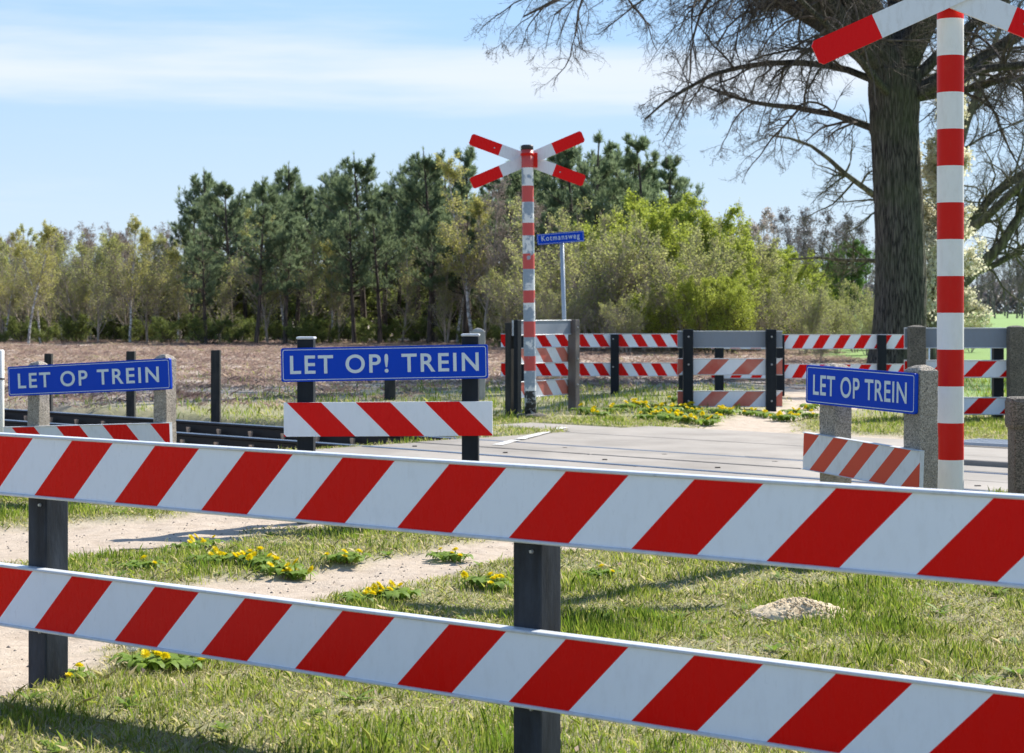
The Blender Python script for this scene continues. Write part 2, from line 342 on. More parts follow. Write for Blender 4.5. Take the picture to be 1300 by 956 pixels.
def bed_of(x, y):
    u, v = uv_of(x, y)
    return sstep(u, U1 - .02, U1 + .35) * sstep(v, 11.3, 11.9) * (1 - sstep(v, 14.75, 15.2)) + sstep(-u, -U0 + .02, -U0 + .5) * sstep(v, 11.3, 11.9) * (1 - sstep(v, 15.1, 15.7))
def deck_of(x, y):
    u, v = uv_of(x, y)
    return ((u > U0 + .05) & (u < U1 - .05) & (v > 11.35) & (v < 17.3)) | ((u >= U1 - .05) & (u < 15.5) & (v > 15.9) & (v < 16.9))
def height_of(x, y):
    near = np.exp(-np.maximum(y - 10, 0) / 25)
    h = (noise2(x, y, 21, 1.3) * .022 + noise2(x, y, 22, 5) * .008) * near
    h = h - .03 * sand_of(x, y) * (y < 30) + noise2(x, y, 23, 11) * .014 * sand_of(x, y) * near
    h = h - .27 * bed_of(x, y) - .1 * deck_of(x, y)
    h = h + heath_of(x, y) * .03
    return h

ys = np.concatenate([np.linspace(-4, 4.5, 12), np.arange(4.7, 14, .045), np.arange(14, 24, .09), np.geomspace(24, 100, 170), np.geomspace(104, 4000, 40)])
xs = np.concatenate([-np.geomspace(4.4, 4000, 80)[::-1], np.arange(-4.2, 7.2, .06), np.geomspace(7.25, 4000, 85)])
GX, GY = np.meshgrid(xs, ys)
GZ = height_of(GX, GY)
nx, ny = len(xs), len(ys); idx = np.arange(nx * ny).reshape(ny, nx)
quads = np.stack([idx[:-1, :-1], idx[:-1, 1:], idx[1:, 1:], idx[1:, :-1]], -1).reshape(-1, 4)
ground = np_mesh('ground', np.stack([GX, GY, GZ], -1).reshape(-1, 3), [quads], [], smooth=True)
for nm, fn in (('sand', sand_of), ('heath', heath_of), ('bed', bed_of)):
    a = ground.data.attributes.new(nm, 'FLOAT', 'POINT'); a.data.foreach_set('value', fn(GX, GY).astype(np.float32).ravel())
mead = sstep(GX - (5.0 + GY * .03), 0, 2) * sstep(GY, 25, 30)
a = ground.data.attributes.new('meadow', 'FLOAT', 'POINT'); a.data.foreach_set('value', mead.astype(np.float32).ravel())
b = NB('ground_soil'); n1 = b.noise(.9, 8, .6); n2 = b.noise(9, 8, .7); n3 = b.noise(60, 6, .75); n4 = b.noise(.12, 5, .6)
turf = b.ramp(n2, [(.3, (.15, .17, .06)), (.5, (.29, .28, .13)), (.68, (.44, .39, .25))])
turf = b.mix(b.ramp(n1, [(.4, 0.0), (.65, .6)]), turf, (.15, .19, .045)); turf = b.mix(b.math('MULTIPLY', n3, .5), turf, (.3, .26, .15)); turf = b.mix(b.ramp(b.noise(130, 4, .8), [(.52, 0.0), (.62, .7)]), turf, (.13, .105, .055)); turf = b.mix(b.ramp(b.noise(90, 4, .8), [(.58, 0.0), (.66, .8)]), turf, (.52, .46, .3))
sandc = b.ramp(n2, [(.25, (.38, .29, .21)), (.5, (.52, .42, .32)), (.8, (.60, .50, .40))]); sandc = b.mix(b.ramp(n3, [(.55, 0.0), (.75, .7)]), sandc, (.27, .21, .15))
heathc = b.ramp(n1, [(.3, (.32, .245, .205)), (.5, (.44, .35, .29)), (.7, (.54, .47, .33))]); heathc = b.mix(b.ramp(n2, [(.55, 0.0), (.75, .7)]), heathc, (.30, .33, .13))
meadc = b.mix(n4, (.15, .26, .05), (.20, .32, .07))
c = b.mix(b.attr('meadow'), turf, meadc); c = b.mix(b.attr('heath'), c, heathc); c = b.mix(b.attr('sand'), c, sandc)
c = b.mix(b.attr('bed'), c, b.ramp(n3, [(.3, (.06, .05, .045)), (.7, (.2, .175, .15))]))
b.color(c); b.p.inputs['Roughness'].default_value = .95; b.bump(b.math('ADD', n3, b.math('MULTIPLY', n2, 1.5)), .7, .02)
ground.data.materials.append(b.m); tagit(ground, kind='structure')
def zat(x, y): return float(height_of(np.array([float(x)]), np.array([float(y)]))[0])

# ballast stones in the track bed
rng = np.random.RandomState(5)
nb = 16000; u = rng.uniform(U1 + .15, 34, nb); v = rng.uniform(11.8, 14.85, nb); x, y = xy_of(u, v)
base = np.array([[1, 0, 0], [-1, 0, 0], [0, 1, 0], [0, -1, 0], [0, 0, 1], [0, 0, -1]], float)
V = base[None] * rng.uniform(.012, .03, (nb, 1, 3)) + rng.uniform(-.006, .006, (nb, 6, 3)); V[:, :, 0] += x[:, None]; V[:, :, 1] += y[:, None]; V[:, :, 2] += -.255 + rng.uniform(0, .03, nb)[:, None]
tf = np.array([[0, 2, 4], [2, 1, 4], [1, 3, 4], [3, 0, 4], [2, 0, 5], [1, 2, 5], [3, 1, 5], [0, 3, 5]])
bo = NB('ballast_stone'); bo.color(bo.mix(bo.noise(4, 4), (.10, .085, .075), (.26, .23, .2))); bo.p.inputs['Roughness'].default_value = .95
o = np_mesh('ballast', V.reshape(-1, 3), [(tf[None] + np.arange(nb)[:, None, None] * 6).reshape(-1, 3)], [bo.m])
tagit(o, 'dark brown ballast stones lying between the rails left of the deck', 'ballast', kind='stuff')

# ------------------------------------------------------------------ level crossing deck and railway
def slab(mb, u0, u1, v0, v1, z0, z1):
    P_ = [xy_of(u0, v0), xy_of(u1, v0), xy_of(u1, v1), xy_of(u0, v1)][::-1]
    vs_ = [(p[0], p[1], z0) for p in P_] + [(p[0], p[1], z1) for p in P_]
    mb.add(vs_, [(3, 2, 1, 0), (4, 5, 6, 7), (0, 1, 5, 4), (1, 2, 6, 5), (2, 3, 7, 6), (3, 0, 4, 7)])
mb = MB(); rr = random.Random(4)
rows = [(11.35, 12.74, 2), (12.86, 13.50, 3), (13.515, 14.17, 3), (14.30, 15.78, 2), (15.81, 17.35, 2)]
for v0, v1, n_ in rows:
    e = [U0 + (U1 - U0) * k / n_ for k in range(n_ + 1)]
    for k in range(n_): slab(mb, e[k] + .006, e[k + 1] - .006, v0, v1, -.14, rr.uniform(-.004, .004))
slab(mb, U1 + .01, 15.55, 15.95, 16.85, -.12, .0)
deck = mb.build('crossing_deck', [M['deck']], bevel=.012); tagit(deck, kind='structure')
mb = MB()                                                         # lifting sockets and plates on the slabs
for v_ in (13.1, 13.95):
    for u_ in np.arange(U0 + .5, U1 - .2, 1.25):
        x_, y_ = xy_of(u_ + rr.uniform(-.02, .02), v_); mb.box(x_ - .022, x_ + .022, y_ - .016, y_ + .016, -.01, .006)
bs = mb.build('deck_socket_marks', [M['rail']], deck)
# worn painted line
mb = MB(); b_ = [(.66, 22.3, .0), (.067, 20.0, 0), (-.21, 18.55, 0)]
lw = NB('worn_line_paint'); nn = lw.noise(5, 7, .7)
lw.color(lw.mix(lw.ramp(nn, [(.48, 0.0), (.6, 1.0)]), (.66, .65, .62), (.36, .33, .295))); lw.p.inputs['Roughness'].default_value = .8
for (x0, y0, _), (x1, y1, _) in (((.55, 21.9, 0), (.36, 21.15, 0)), ((.34, 21.08, 0), (.02, 19.85, 0)), ((-.02, 19.7, 0), (-.2, 19.0, 0))):
    mb.add([(x0, y0, .0085), (x1, y1, .0085), (x1 + .11, y1 - .02, .0085), (x0 + .11, y0 - .02, .0085)], [(0, 1, 2, 3)])
o = mb.build('painted_line', [lw.m]); tagit(o, kind='structure')

def rail_mesh(u0, u1, v0):
    prof = [(-.07, -.16), (-.07, -.148), (-.012, -.128), (-.009, -.04), (-.035, -.028), (-.036, -.006), (-.028, 0.0), (.028, 0.0), (.036, -.006), (.035, -.028), (.009, -.04), (.012, -.128), (.07, -.148), (.07, -.16)]
    vs_ = []
    for u_ in (u0, u1):
        for p in prof:
            x_, y_ = xy_of(u_, v0 + p[0]); vs_.append((x_, y_, p[1] + .002))
    n = len(prof); fs = [(i, (i + 1) % n, n + (i + 1) % n, n + i) for i in range(n)] + [tuple(range(n))[::-1], tuple(range(n, 2 * n))]
    m_ = MB(); m_.add(vs_, fs); m_.mi = [1 if i in (5, 6, 7) else 0 for i in range(len(fs))]; return m_
track = thing('railway_track', 'single railway track running past the blue signs into the distance on the left', 'railway track', (0, 0, 0))
for v_ in (VN, VF): rail_mesh(2.0, 90, v_).build('rail', [M['rail'], M['rail_head']], track)
def sleeper():
    m_ = MB(); ang = math.atan2(TN[1], TN[0])
    m_.box(-1.25, 1.25, -.13, .13, -.16, 0); return m_
sl = None; ang = math.atan2(TN[1], TN[0])
for k in range(46):
    u_ = U1 + .45 + .6 * k; x_, y_ = xy_of(u_, (VN + VF) / 2)
    if sl is None:
        o = sleeper().build('sleeper', [M['sleeper']], track, .01); sl = o
        m_ = MB()
        clips = []
        for vv in (-.718, .718):
            for sd in (-1, 1):
                c_ = MB(); x0 = vv + sd * .095
                for q in range(7):
                    a0 = math.pi * q / 7; a1 = math.pi * (q + 1) / 7
                    p0 = (x0 - sd * .04 * math.cos(a0), .07 * math.cos(a0) * .8, .02 + .065 * math.sin(a0)); p1 = (x0 - sd * .04 * math.cos(a1), .07 * math.cos(a1) * .8, .02 + .065 * math.sin(a1))
                    c_.box(min(p0[0], p1[0]) - .009, max(p0[0], p1[0]) + .009, min(p0[1], p1[1]) - .009, max(p0[1], p1[1]) + .009, min(p0[2], p1[2]) - .006, max(p0[2], p1[2]) + .006)
                cl = c_.build('rail_clip', [M['clip']], sl); clips.append(cl)
    else:
        o = sl.copy(); col.objects.link(o); o.parent = track
        if k < 24:
            for cl in clips: q_ = cl.copy(); col.objects.link(q_); q_.parent = o
    o.location = (x_, y_, -.158); o.rotation_euler = (0, 0, ang)
# steel grate on the right of the deck
gr = thing('cable_grate', 'blue grey steel grating lying at the right end of the crossing deck', 'grate', (4.86, 19.0, .0), math.radians(-42))
mb = MB(); mb.box(-.33, .33, -.3, -.28, 0, .03); mb.box(-.33, .33, .28, .3, 0, .03); mb.box(-.33, -.31, -.28, .28, 0, .03); mb.box(.31, .33, -.28, .28, 0, .03)
mb.build('grate_frame', [M['galv']], gr)
mb = MB()
for k in range(20): mb.box(-.3 + k * .031, -.292 + k * .031, -.28, .28, .004, .026)
for k in range(8): mb.box(-.31, .31, -.25 + k * .07, -.243 + k * .07, .005, .022)
mb.build('grate_bars', [M['galv']], gr)
gr.location.z = .012
kb = thing('kerb_block', 'crumbling pale concrete block beside the deck, behind the near striped pole', 'kerb block', (4.15, 16.7, 0), math.radians(-43))
mb = MB(); mb.box(-.75, .75, -.22, .22, -.1, .05); mb.build('block', [M['deck']], kb, .02)

# ------------------------------------------------------------------ striped boards, signs, posts
def stripes(mb, x0, x1, z0, z1, y, period, phase, slant, duty=.5, iw=0, ir=1):
    """front face (normal -y) cut into 45 degree stripes; phase = x where a red stripe begins on the top edge; slant +1: '/'."""
    def cut(a0, a1, mi):
        # region a0 <= x + slant*(z1-z) <= a1
        poly = [(x0, z0), (x1, z0), (x1, z1), (x0, z1)]
        f = lambda p: p[0] + slant * (z1 - p[1])
        for lim, sg in ((a0, 1), (a1, -1)):
            q = []
            for i in range(len(poly)):
                p, r_ = poly[i], poly[(i + 1) % len(poly)]; fp, fr = sg * (f(p) - lim), sg * (f(r_) - lim)
                if fp >= 0: q.append(p)
                if (fp > 0 > fr) or (fp < 0 < fr):
                    t = fp / (fp - fr); q.append((p[0] + t * (r_[0] - p[0]), p[1] + t * (r_[1] - p[1])))
            poly = q
            if len(poly) < 3: return
        mb.add([(p[0], y, p[1]) for p in poly], [tuple(range(len(poly)))], mi)
    k0 = int(math.floor((x0 - phase - (z1 - z0)) / period)) - 1; k1 = int(math.ceil((x1 - phase + (z1 - z0)) / period)) + 1
    for k in range(k0, k1 + 1):
        a = phase + k * period; cut(a, a + period * duty, ir); cut(a + period * duty, a + period, iw)
def board(parent, x0, x1, ztop, h=.225, y=0.0, th=.03, period=.424, phase=0.0, slant=1, white='white_sheet', red='red_sheet', rim=.011, roll=0.0, name='striped_board'):
    mb = MB(); zt, zb = ztop, ztop - h; yf = y - th
    stripes(mb, x0, x1, zb + rim, zt - rim, yf, period, phase, slant)
    mb.box(x0, x1, yf + .0012, y, zb + rim, zt - rim, 2)
    M4 = Matrix.Translation((x0, 0, zt)) @ Matrix.Rotation(roll, 4, 'Y') @ Matrix.Translation((-x0, 0, -zt)) if roll else None
    o = mb.build(name, [M[white], M[red], M['rim']], parent, M4=M4)
    if rim:
        mb = MB()
        for zc in (zt - rim, zb):
            prof = []
            for k in range(6):
                a = math.pi * k / 5; prof.append((yf - .004 - .007 * math.sin(a), zc + rim / 2 - rim / 2 * math.cos(a)))
            prof += [(y, zc + rim), (y, zc)]
            mb.prism(prof[::-1], x0 - .002, x1 + .002, 0, False)
        mb.build('rim', [M['rim']], o, M4=M4)
    return o
def bolts(parent, pts, r=.012):
    for (x_, y_, z_) in pts:
        mb = MB(); n = 8
        vs_ = [(x_ + r * math.cos(2 * math.pi * k / n), y_, z_ + r * math.sin(2 * math.pi * k / n)) for k in range(n)] + [(x_ + r * .7 * math.cos(2 * math.pi * k / n), y_ - .008, z_ + r * .7 * math.sin(2 * math.pi * k / n)) for k in range(n)]
        mb.add(vs_, [(k, (k + 1) % n, n + (k + 1) % n, n + k) for k in range(n)] + [tuple(range(n, 2 * n))]); mb.build('bolt', [M['bolt']], parent)
def post(parent, x0, x1, y0, y1, top, mat='dark_post', z0=-.3, cap=None, name='post', bevel=.006, peak=0.0, sub=1):
    mb = MB()
    if peak:
        mb.v = []; cx, cy = (x0 + x1) / 2, (y0 + y1) / 2; rs = []
        nz_ = 14; rj = random.Random(int(abs(x0 * 977)) + 7)
        for k in range(nz_ + 1):
            z = z0 + (top - peak - z0) * k / nz_; rs.append((z, 1.0))
        rs += [(top - peak * .45, .72), (top, .34)]
        n0 = 0; fs = []
        for (z, s_) in rs:
            for (ax, ay) in ((-1, -1), (0, -1), (1, -1), (1, 0), (1, 1), (0, 1), (-1, 1), (-1, 0)):
                mb.v.append((cx + ax * (x1 - x0) / 2 * s_ + rj.uniform(-.0025, .0025), cy + ay * (y1 - y0) / 2 * s_ + rj.uniform(-.0025, .0025), z + rj.uniform(-.003, .003)))
        for i in range(len(rs) - 1):
            for k in range(8): mb.f.append((i * 8 + k, i * 8 + (k + 1) % 8, (i + 1) * 8 + (k + 1) % 8, (i + 1) * 8 + k)); mb.mi.append(0); mb.smooth.append(False)
        mb.f.append(tuple((len(rs) - 1) * 8 + k for k in range(8))); mb.mi.append(0); mb.smooth.append(False)
    else: mb.box(x0, x1, y0, y1, z0, top)
    o = mb.build(name, [M[mat]], parent, bevel)
    if cap:
        mb = MB(); mb.box(x0 - .006, x1 + .006, y0 - .006, y1 + .006, top + .0005, top + cap); mb.build('post_cap', [M['rim']], o, .008)
    return o
def text_mesh(s, width, height, embolden=.02, spacing=1.1, name='lettering'):
    cu = bpy.data.curves.new('lettering', 'FONT'); cu.body = s; cu.size = 1; cu.offset = embolden; cu.extrude = .0; cu.space_character = spacing; cu.resolution_u = 6
    to = bpy.data.objects.new('tmp', cu); col.objects.link(to); dg = bpy.context.evaluated_depsgraph_get(); dg.update()
    me = bpy.data.meshes.new_from_object(to.evaluated_get(dg)); bpy.data.objects.remove(to)
    co = np.zeros(len(me.vertices) * 3, np.float32); me.vertices.foreach_get('co', co); co = co.reshape(-1, 3)
    mn, mx = co.min(0), co.max(0); q = np.zeros_like(co)
    q[:, 0] = (co[:, 0] - (mn[0] + mx[0]) / 2) * width / (mx[0] - mn[0]); q[:, 2] = (co[:, 1] - (mn[1] + mx[1]) / 2) * height / (mx[1] - mn[1])
    me.vertices.foreach_set('co', q.ravel()); me.materials.clear(); me.update(); me.name = name; return me
def split_words(me, n):
    if n == 1: return [me]
    co = np.zeros(len(me.vertices) * 3, np.float32); me.vertices.foreach_get('co', co); co = co.reshape(-1, 3)
    iv = sorted((co[list(p.vertices), 0].min(), co[list(p.vertices), 0].max()) for p in me.polygons); gaps = []; end = iv[0][1]
    for a_, b2 in iv:
        if a_ > end: gaps.append((a_ - end, (a_ + end) / 2))
        end = max(end, b2)
    cuts = sorted(g[1] for g in sorted(gaps)[-(n - 1):]); out_ = []
    for k in range(n):
        lo = cuts[k - 1] if k else -9; hi_ = cuts[k] if k < n - 1 else 9
        fs = [tuple(p.vertices) for p in me.polygons if lo < co[p.vertices[0], 0] < hi_]; use = sorted({i for f in fs for i in f}); mp_ = {v: i for i, v in enumerate(use)}
        m2 = bpy.data.meshes.new('lettering'); m2.from_pydata([tuple(co[i]) for i in use], [], [tuple(mp_[i] for i in f) for f in fs]); m2.update(); out_.append(m2)
    return out_
def rounded(x0, x1, z0, z1, r, n=5):
    pts = []
    for (cx, cz, a0) in ((x1 - r, z1 - r, 0), (x0 + r, z1 - r, 90), (x0 + r, z0 + r, 180), (x1 - r, z0 + r, 270)):
        for k in range(n + 1): a = math.radians(a0 + 90 * k / n); pts.append((cx + r * math.cos(a), cz + r * math.sin(a)))
    return pts
def blue_sign(parent, x0, x1, z0, z1, y, text, tw, th_, roll=0.0, spacing=1.1, embolden=.02, txo=0.0, name='sign_panel'):
    """panel whose front is at y (towards -y)."""
    M4 = Matrix.Translation((x0, 0, z0)) @ Matrix.Rotation(roll, 4, 'Y') @ Matrix.Translation((-x0, 0, -z0))
    pts = rounded(x0, x1, z0, z1, .014); n = len(pts); mb = MB()
    vs_ = [(p[0], y, p[1]) for p in pts] + [(p[0], y + .02, p[1]) for p in pts]
    mb.add(vs_, [tuple(range(n)), tuple(range(n, 2 * n))[::-1]] + [(k, n + k, n + (k + 1) % n, (k + 1) % n) for k in range(n)])
    pan = mb.build(name, [M['blue']], parent, M4=M4)
    i0, i1 = rounded(x0 + .011, x1 - .011, z0 + .011, z1 - .011, .014), rounded(x0 + .015, x1 - .015, z0 + .015, z1 - .015, .011)
    mb = MB(); mb.add([(p[0], y - .0015, p[1]) for p in i0] + [(p[0], y - .0015, p[1]) for p in i1], [(k, (k + 1) % n, n + (k + 1) % n, n + k) for k in range(n)])
    mb.build('border', [M['letter']], pan, M4=M4)
    me = text_mesh(text, tw, th_, embolden, spacing); me.transform(M4 @ Matrix.Translation(((x0 + x1) / 2 + txo, y - .0025, (z0 + z1) / 2)))
    for part_ in split_words(me, len(text.split())): link('lettering', part_, pan, [M['letter']])
    return pan

# near barrier across the foreground
nbar = thing('barrier_fence', 'large glossy red and white two-board barrier running across the foreground', 'barrier', (0, 5.51, 0), math.atan2(-.6, .8))
board(nbar, -3.6, 2.45, .907, phase=-1.058, period=.424, slant=1)
board(nbar, -3.6, 2.45, .432, phase=-1.058, period=.424, slant=1)
for s_ in (-2.185, .002, 2.2):
    p_ = post(nbar, s_, s_ + .10, .001, .105, .87); bolts(p_, [(s_ + .07, .0005, .655), (s_ + .07, .0005, .2)], .007)
    mb = MB()

# middle sign barrier (LET OP! TREIN)
YA = 12.35; xa0 = gx(377, YA)
sa = thing('crossing_sign', 'widest blue LET OP! TREIN sign with a striped board below, on two black posts', 'sign', (xa0, YA, 0), math.radians(-4))
for (a0, tp) in ((0.0, gz(431, YA)), (gx(587, YA) - xa0, gz(427, YA))):
    p_ = post(sa, a0, a0 + .108, .0, .09, tp, 'blue_post', cap=.018)
blue_sign(sa, gx(358, YA) - xa0, gx(621, YA) - xa0, gz(485, YA), gz(442, YA), -.024, 'LET OP! TREIN', 1.235, .122, roll=-math.radians(1.15), spacing=1.18, embolden=.016)
board(sa, gx(361, YA) - xa0, gx(626, YA) - xa0, gz(511, YA), h=.222, y=-.001, period=.452, phase=gx(365, YA) - xa0, slant=-1, rim=.0, roll=-math.radians(.55))

# left sign barrier
XB, YB = gx(14, 14.45), 14.45
sb_ = thing('crossing_sign', 'blue LET OP TREIN sign on two pale gravelly concrete posts beside the rails at left', 'sign', (XB, YB, 0), math.radians(-30.5))
for (a0, tp) in ((.17, gz(459, 14.3)), (1.42, gz(450, 13.75))):
    post(sb_, a0, a0 + .12, .0, .115, tp, 'aggregate', peak=.035, bevel=.004)
blue_sign(sb_, 0, 1.61, .70, .925, -.024, 'LET OP TREIN', 1.40, .115, roll=-math.radians(3.1), spacing=1.22, embolden=.016)
board(sb_, -.05, 1.60, .465, h=.225, y=-.001, period=.46, phase=.04, slant=-1, rim=.006, roll=-math.radians(2.9), white='grey_white')

# right sign barrier
sc_ = thing('crossing_sign', 'slanting blue LET OP TREIN sign over tilted orange striped board, beside the near pole', 'sign', (gx(1027, 11.35), 11.35, 0), math.atan2(-.87, .49))
for (a0, tp) in ((.10, gz(461, 11.3)), (.845, gz(464, 10.5))):
    post(sc_, a0, a0 + .14, .0, .13, tp, 'aggregate', peak=.03, bevel=.004)
blue_sign(sc_, 0, .97, .80, 1.028, -.024, 'LET OP TREIN', .83, .122, roll=math.radians(1.4), spacing=1.08, embolden=.014)
board(sc_, -.01, 1.02, .625, h=.225, y=-.001, period=.27, phase=.0, slant=1, rim=.005, roll=math.radians(2.6), white='grey_white', red='orange_red')

# ------------------------------------------------------------------ St Andrew's crosses on striped poles
def arm(parent, half, width, ang, y, redlen, red, white, name='cross_arm', th=.018, tipc=.022):
    mb = MB(); hw = width / 2; R = Matrix.Rotation(-ang, 4, 'Y')
    def poly(pts, mi):
        n = len(pts); vs_ = [R @ Vector((p[0], y - th / 2, p[1])) for p in pts] + [R @ Vector((p[0], y + th / 2, p[1])) for p in pts]
        mb.add(vs_, [tuple(range(n)), tuple(range(n, 2 * n))[::-1]] + [(k, n + k, n + (k + 1) % n, (k + 1) % n) for k in range(n)], mi)
    i = half - redlen
    poly([(-i, -hw), (i, -hw), (i, hw), (-i, hw)], 0)
    poly([(i + .0004, -hw), (half - tipc, -hw), (half, -hw + tipc), (half, hw - tipc), (half - tipc, hw), (i + .0004, hw)], 1)
    poly([(-half + tipc, -hw), (-i - .0004, -hw), (-i - .0004, hw), (-half + tipc, hw), (-half, hw - tipc), (-half, -hw + tipc)], 1)
    return mb.build(name, [M[white], M[red]], parent)
def striped_pole(x_, y_, dia, bounds, label, arms_y, half_, redlen, cz, angs, mats, rotc, base_black, cap):
    t = thing('crossing_pole', label, 'warning cross', (x_, y_, 0))
    prof = []
    for (z0, z1, m_) in bounds: prof += [(dia / 2, z0, m_), (dia / 2, z1 - .0005, m_)]
    mb = MB(); mb.rings(prof, 40, 0); mb.build('pole', [M[m_] for m_ in mats], t)
    for k, (ang_, yo) in enumerate(angs):
        a_ = arm(t, half_[k], .152, ang_, arms_y + yo, redlen, 'red_sheet', 'grey_white'); a_.rotation_euler = (0, 0, rotc); a_.location = (half_[2], 0, cz)
        r_ = .010
        for sx in ((-.05, .05) if k == 0 else (-(half_[k] - redlen * .8), (half_[k] - redlen * .8))):
            mb = MB(); ca, sa_ = math.cos(ang_), math.sin(ang_)
            mb.rings([(r_, 0), (r_ * .8, .008)], 10); mb.build('bolt', [M['bolt']], a_, M4=Matrix.Translation((sx * ca, arms_y + yo - .0095, sx * sa_)) @ Matrix.Rotation(math.radians(90), 4, 'X'))
    if cap:
        mb = MB(); mb.rings([(dia / 2 + .003, cap), (dia / 2 + .003, cap + .05), (dia / 2 - .015, cap + .06)], 32); mb.build('pole_cap', [M['black']], t)
        mb = MB(); mb.rings([(dia / 2 + .012, cz + .04), (dia / 2 + .012, cz + .075)], 32); mb.box(-.06, .13, .0, dia / 2 + .05, cz - .10, cz + .08)
        mb.build('bracket', [M['pole_red']], t, .004)
    return t
bands = []; z = 1.34 - .219 * 6.2
bands.append((-.2, 1.34 - .219 * 6, 1))
for k in range(-6, 9): bands.append((1.34 + .219 * k, 1.34 + .219 * (k + 1), 1 if k % 2 == 0 else 0))
striped_pole(gx(1206.5, 11.3), 11.3, .158, bands, 'near tall red and white banded pole carrying a warning cross, at the right', -.115, (.875, .80, -.03), .40, gz(-4, 11.3), [(math.radians(24.3), -.011), (math.radians(-22.0), .011)], ['pole_white', 'pole_red'], 0, False, None)
# far pole: irregular bands read from the photograph
yb = [(530, 496, 2), (496, 470.6, 0), (470.6, 452, 1), (452, 428, 0), (428, 408, 1), (408, 384.5, 0), (384.5, 368.6, 1), (368.6, 341.6, 0), (341.6, 322, 1), (322, 299, 0), (299, 283, 1), (283, 256.5, 0), (256.5, 236, 1), (236, 213, 0), (213, 190, 1)]
fb = [(gz(a_, 24.0) if a_ < 530 else -.1, gz(b2, 24.0), m_) for a_, b2, m_ in yb]
fp = striped_pole(gx(673.5, 24), 24.0, .15, fb, 'farther banded pole with peeling paint and a red and white warning cross', .13, (.775, .775, 0), .41, gz(202, 24), [(math.radians(22.5), -.011), (math.radians(-21.0), .011)], ['peel_white', 'peel_red', 'peel_black'], math.radians(0), True, gz(190, 24))
fp.rotation_euler = (0, math.radians(-.7), 0)
mb = MB(); mb.rings([(.2, -.05), (.2, .03), (.16, .05)], 24); mb.build('base', [M['aggregate_dark']], fp)

# ------------------------------------------------------------------ street name sign
YS = 30.9
ss = thing('street_sign', 'small blue Kotmansweg street name sign on a thin leaning grey post', 'street sign', (gx(719, YS), YS, 0), 0, tilt=math.radians(-1.7))
mb = MB(); mb.rings([(.034, -.2), (.034, 2.47)], 16); mb.build('post', [M['galv']], ss)
blue_sign(ss, -.40, .37, 2.44, 2.615, -.05, 'Kotmansweg', .62, .115, roll=-math.radians(3.0), spacing=1.25, embolden=.004)

# ------------------------------------------------------------------ chicane fences beyond the track
f1 = thing('chicane_fence', 'edge-on barrier behind the far striped pole with faded boards, grey top board and brownish post', 'barrier', (.02, 24.4, 0), math.radians(59), 'chicane barriers beyond the track')
post(f1, 0, .10, -.06, .0, 1.235, 'blue_post'); post(f1, 0, .10, .04, .13, 1.2, 'wood_post'); post(f1, 1.52, 1.64, -.07, .05, 1.235, 'brown_post'); bolts(f1, [(1.58, -.0725, 1.13), (1.58, -.0725, .7), (1.58, -.0725, .35)], .014)
board(f1, .02, 1.72, 1.232, h=.2, y=.038, th=.03, period=50, phase=20, white='grey_board', red='grey_board', rim=.012, name='grey_board')
board(f1, .1, 1.76, .87, h=.215, y=.095, th=.03, period=.5, phase=.2, slant=-1, white='grey_white', red='faded_red')
board(f1, .1, 1.76, .43, h=.215, y=.095, th=.03, period=.5, phase=.2, slant=-1, white='grey_white', red='faded_red')
YF2 = 30.6
f2 = thing('chicane_fence', 'long two-board red and white barrier running behind the far pole and street sign post', 'barrier', (gx(636, YF2), YF2, 0), 0, 'chicane barriers beyond the track')
L2 = gx(862, YF2) - gx(636, YF2)
for px in (658, 775): post(f2, gx(px, YF2) - gx(636, YF2), gx(px + 10.5, YF2) - gx(636, YF2), -.09, .03, .975, 'blue_post')
bolts(f2, [(gx(778, YF2) - gx(636, YF2), -.092, z_) for z_ in (.90, .45)], .014)
post(f2, L2 - .0, L2 + .12, .0, .1, .95, 'blue_post')
for zt in (.985, .515): board(f2, 0, L2, zt, h=.222, y=.055, th=.028, period=.312, phase=.24, slant=-.6)
YF3 = 26.0
f3 = thing('chicane_fence', 'three-board barrier in the centre beyond the deck, two black posts and plain grey top board', 'barrier', (gx(862, YF3), YF3, 0), 0, 'chicane barriers beyond the track')
L3 = gx(993, YF3) - gx(862, YF3)
for px, b3 in ((866.5, 0), (971.5, 0)):
    a_ = gx(px, YF3) - gx(862, YF3); p_ = post(f3, a_, a_ + .135, -.14, -.02, gz(418, YF3), 'blue_post'); bolts(p_, [(a_ + .07, -.142, z_) for z_ in (1.0, .62, .12)], .015)
board(f3, -.02, L3, gz(420, YF3), h=.235, y=.015, th=.03, period=50, phase=20, white='grey_board', red='grey_board', rim=.012, name='grey_board')
board(f3, -.02, L3, gz(455, YF3), h=.23, y=.015, th=.03, period=.48, phase=.45, slant=1, red='faded_red')
board(f3, -.02, L3, gz(496, YF3), h=.225, y=.015, th=.03, period=.48, phase=.45, slant=1, red='faded_red')
YF4 = 30.2
f4 = thing('chicane_fence', 'two-board red and white barrier passing in front of the big oak trunk', 'barrier', (gx(903, YF4), YF4, 0), 0, 'chicane barriers beyond the track')
L4 = gx(1152, YF4) - gx(903, YF4)
for px in (907, 984, 1113): a_ = gx(px, YF4) - gx(903, YF4); post(f4, a_, a_ + .14, -.09, .0, gz(425, YF4), 'blue_post')
for py in (424.5, 462): board(f4, 0, L4, gz(py, YF4), h=.235, y=.035, th=.03, period=.328, phase=.1, slant=.6)
YF5 = 23.8
f5 = thing('chicane_fence', 'three-board barrier at right between two mossy concrete posts, behind the near pole', 'barrier', (gx(1148, YF5), YF5, 0), 0, 'chicane barriers beyond the track')
L5 = gx(1282, YF5) - gx(1148, YF5)
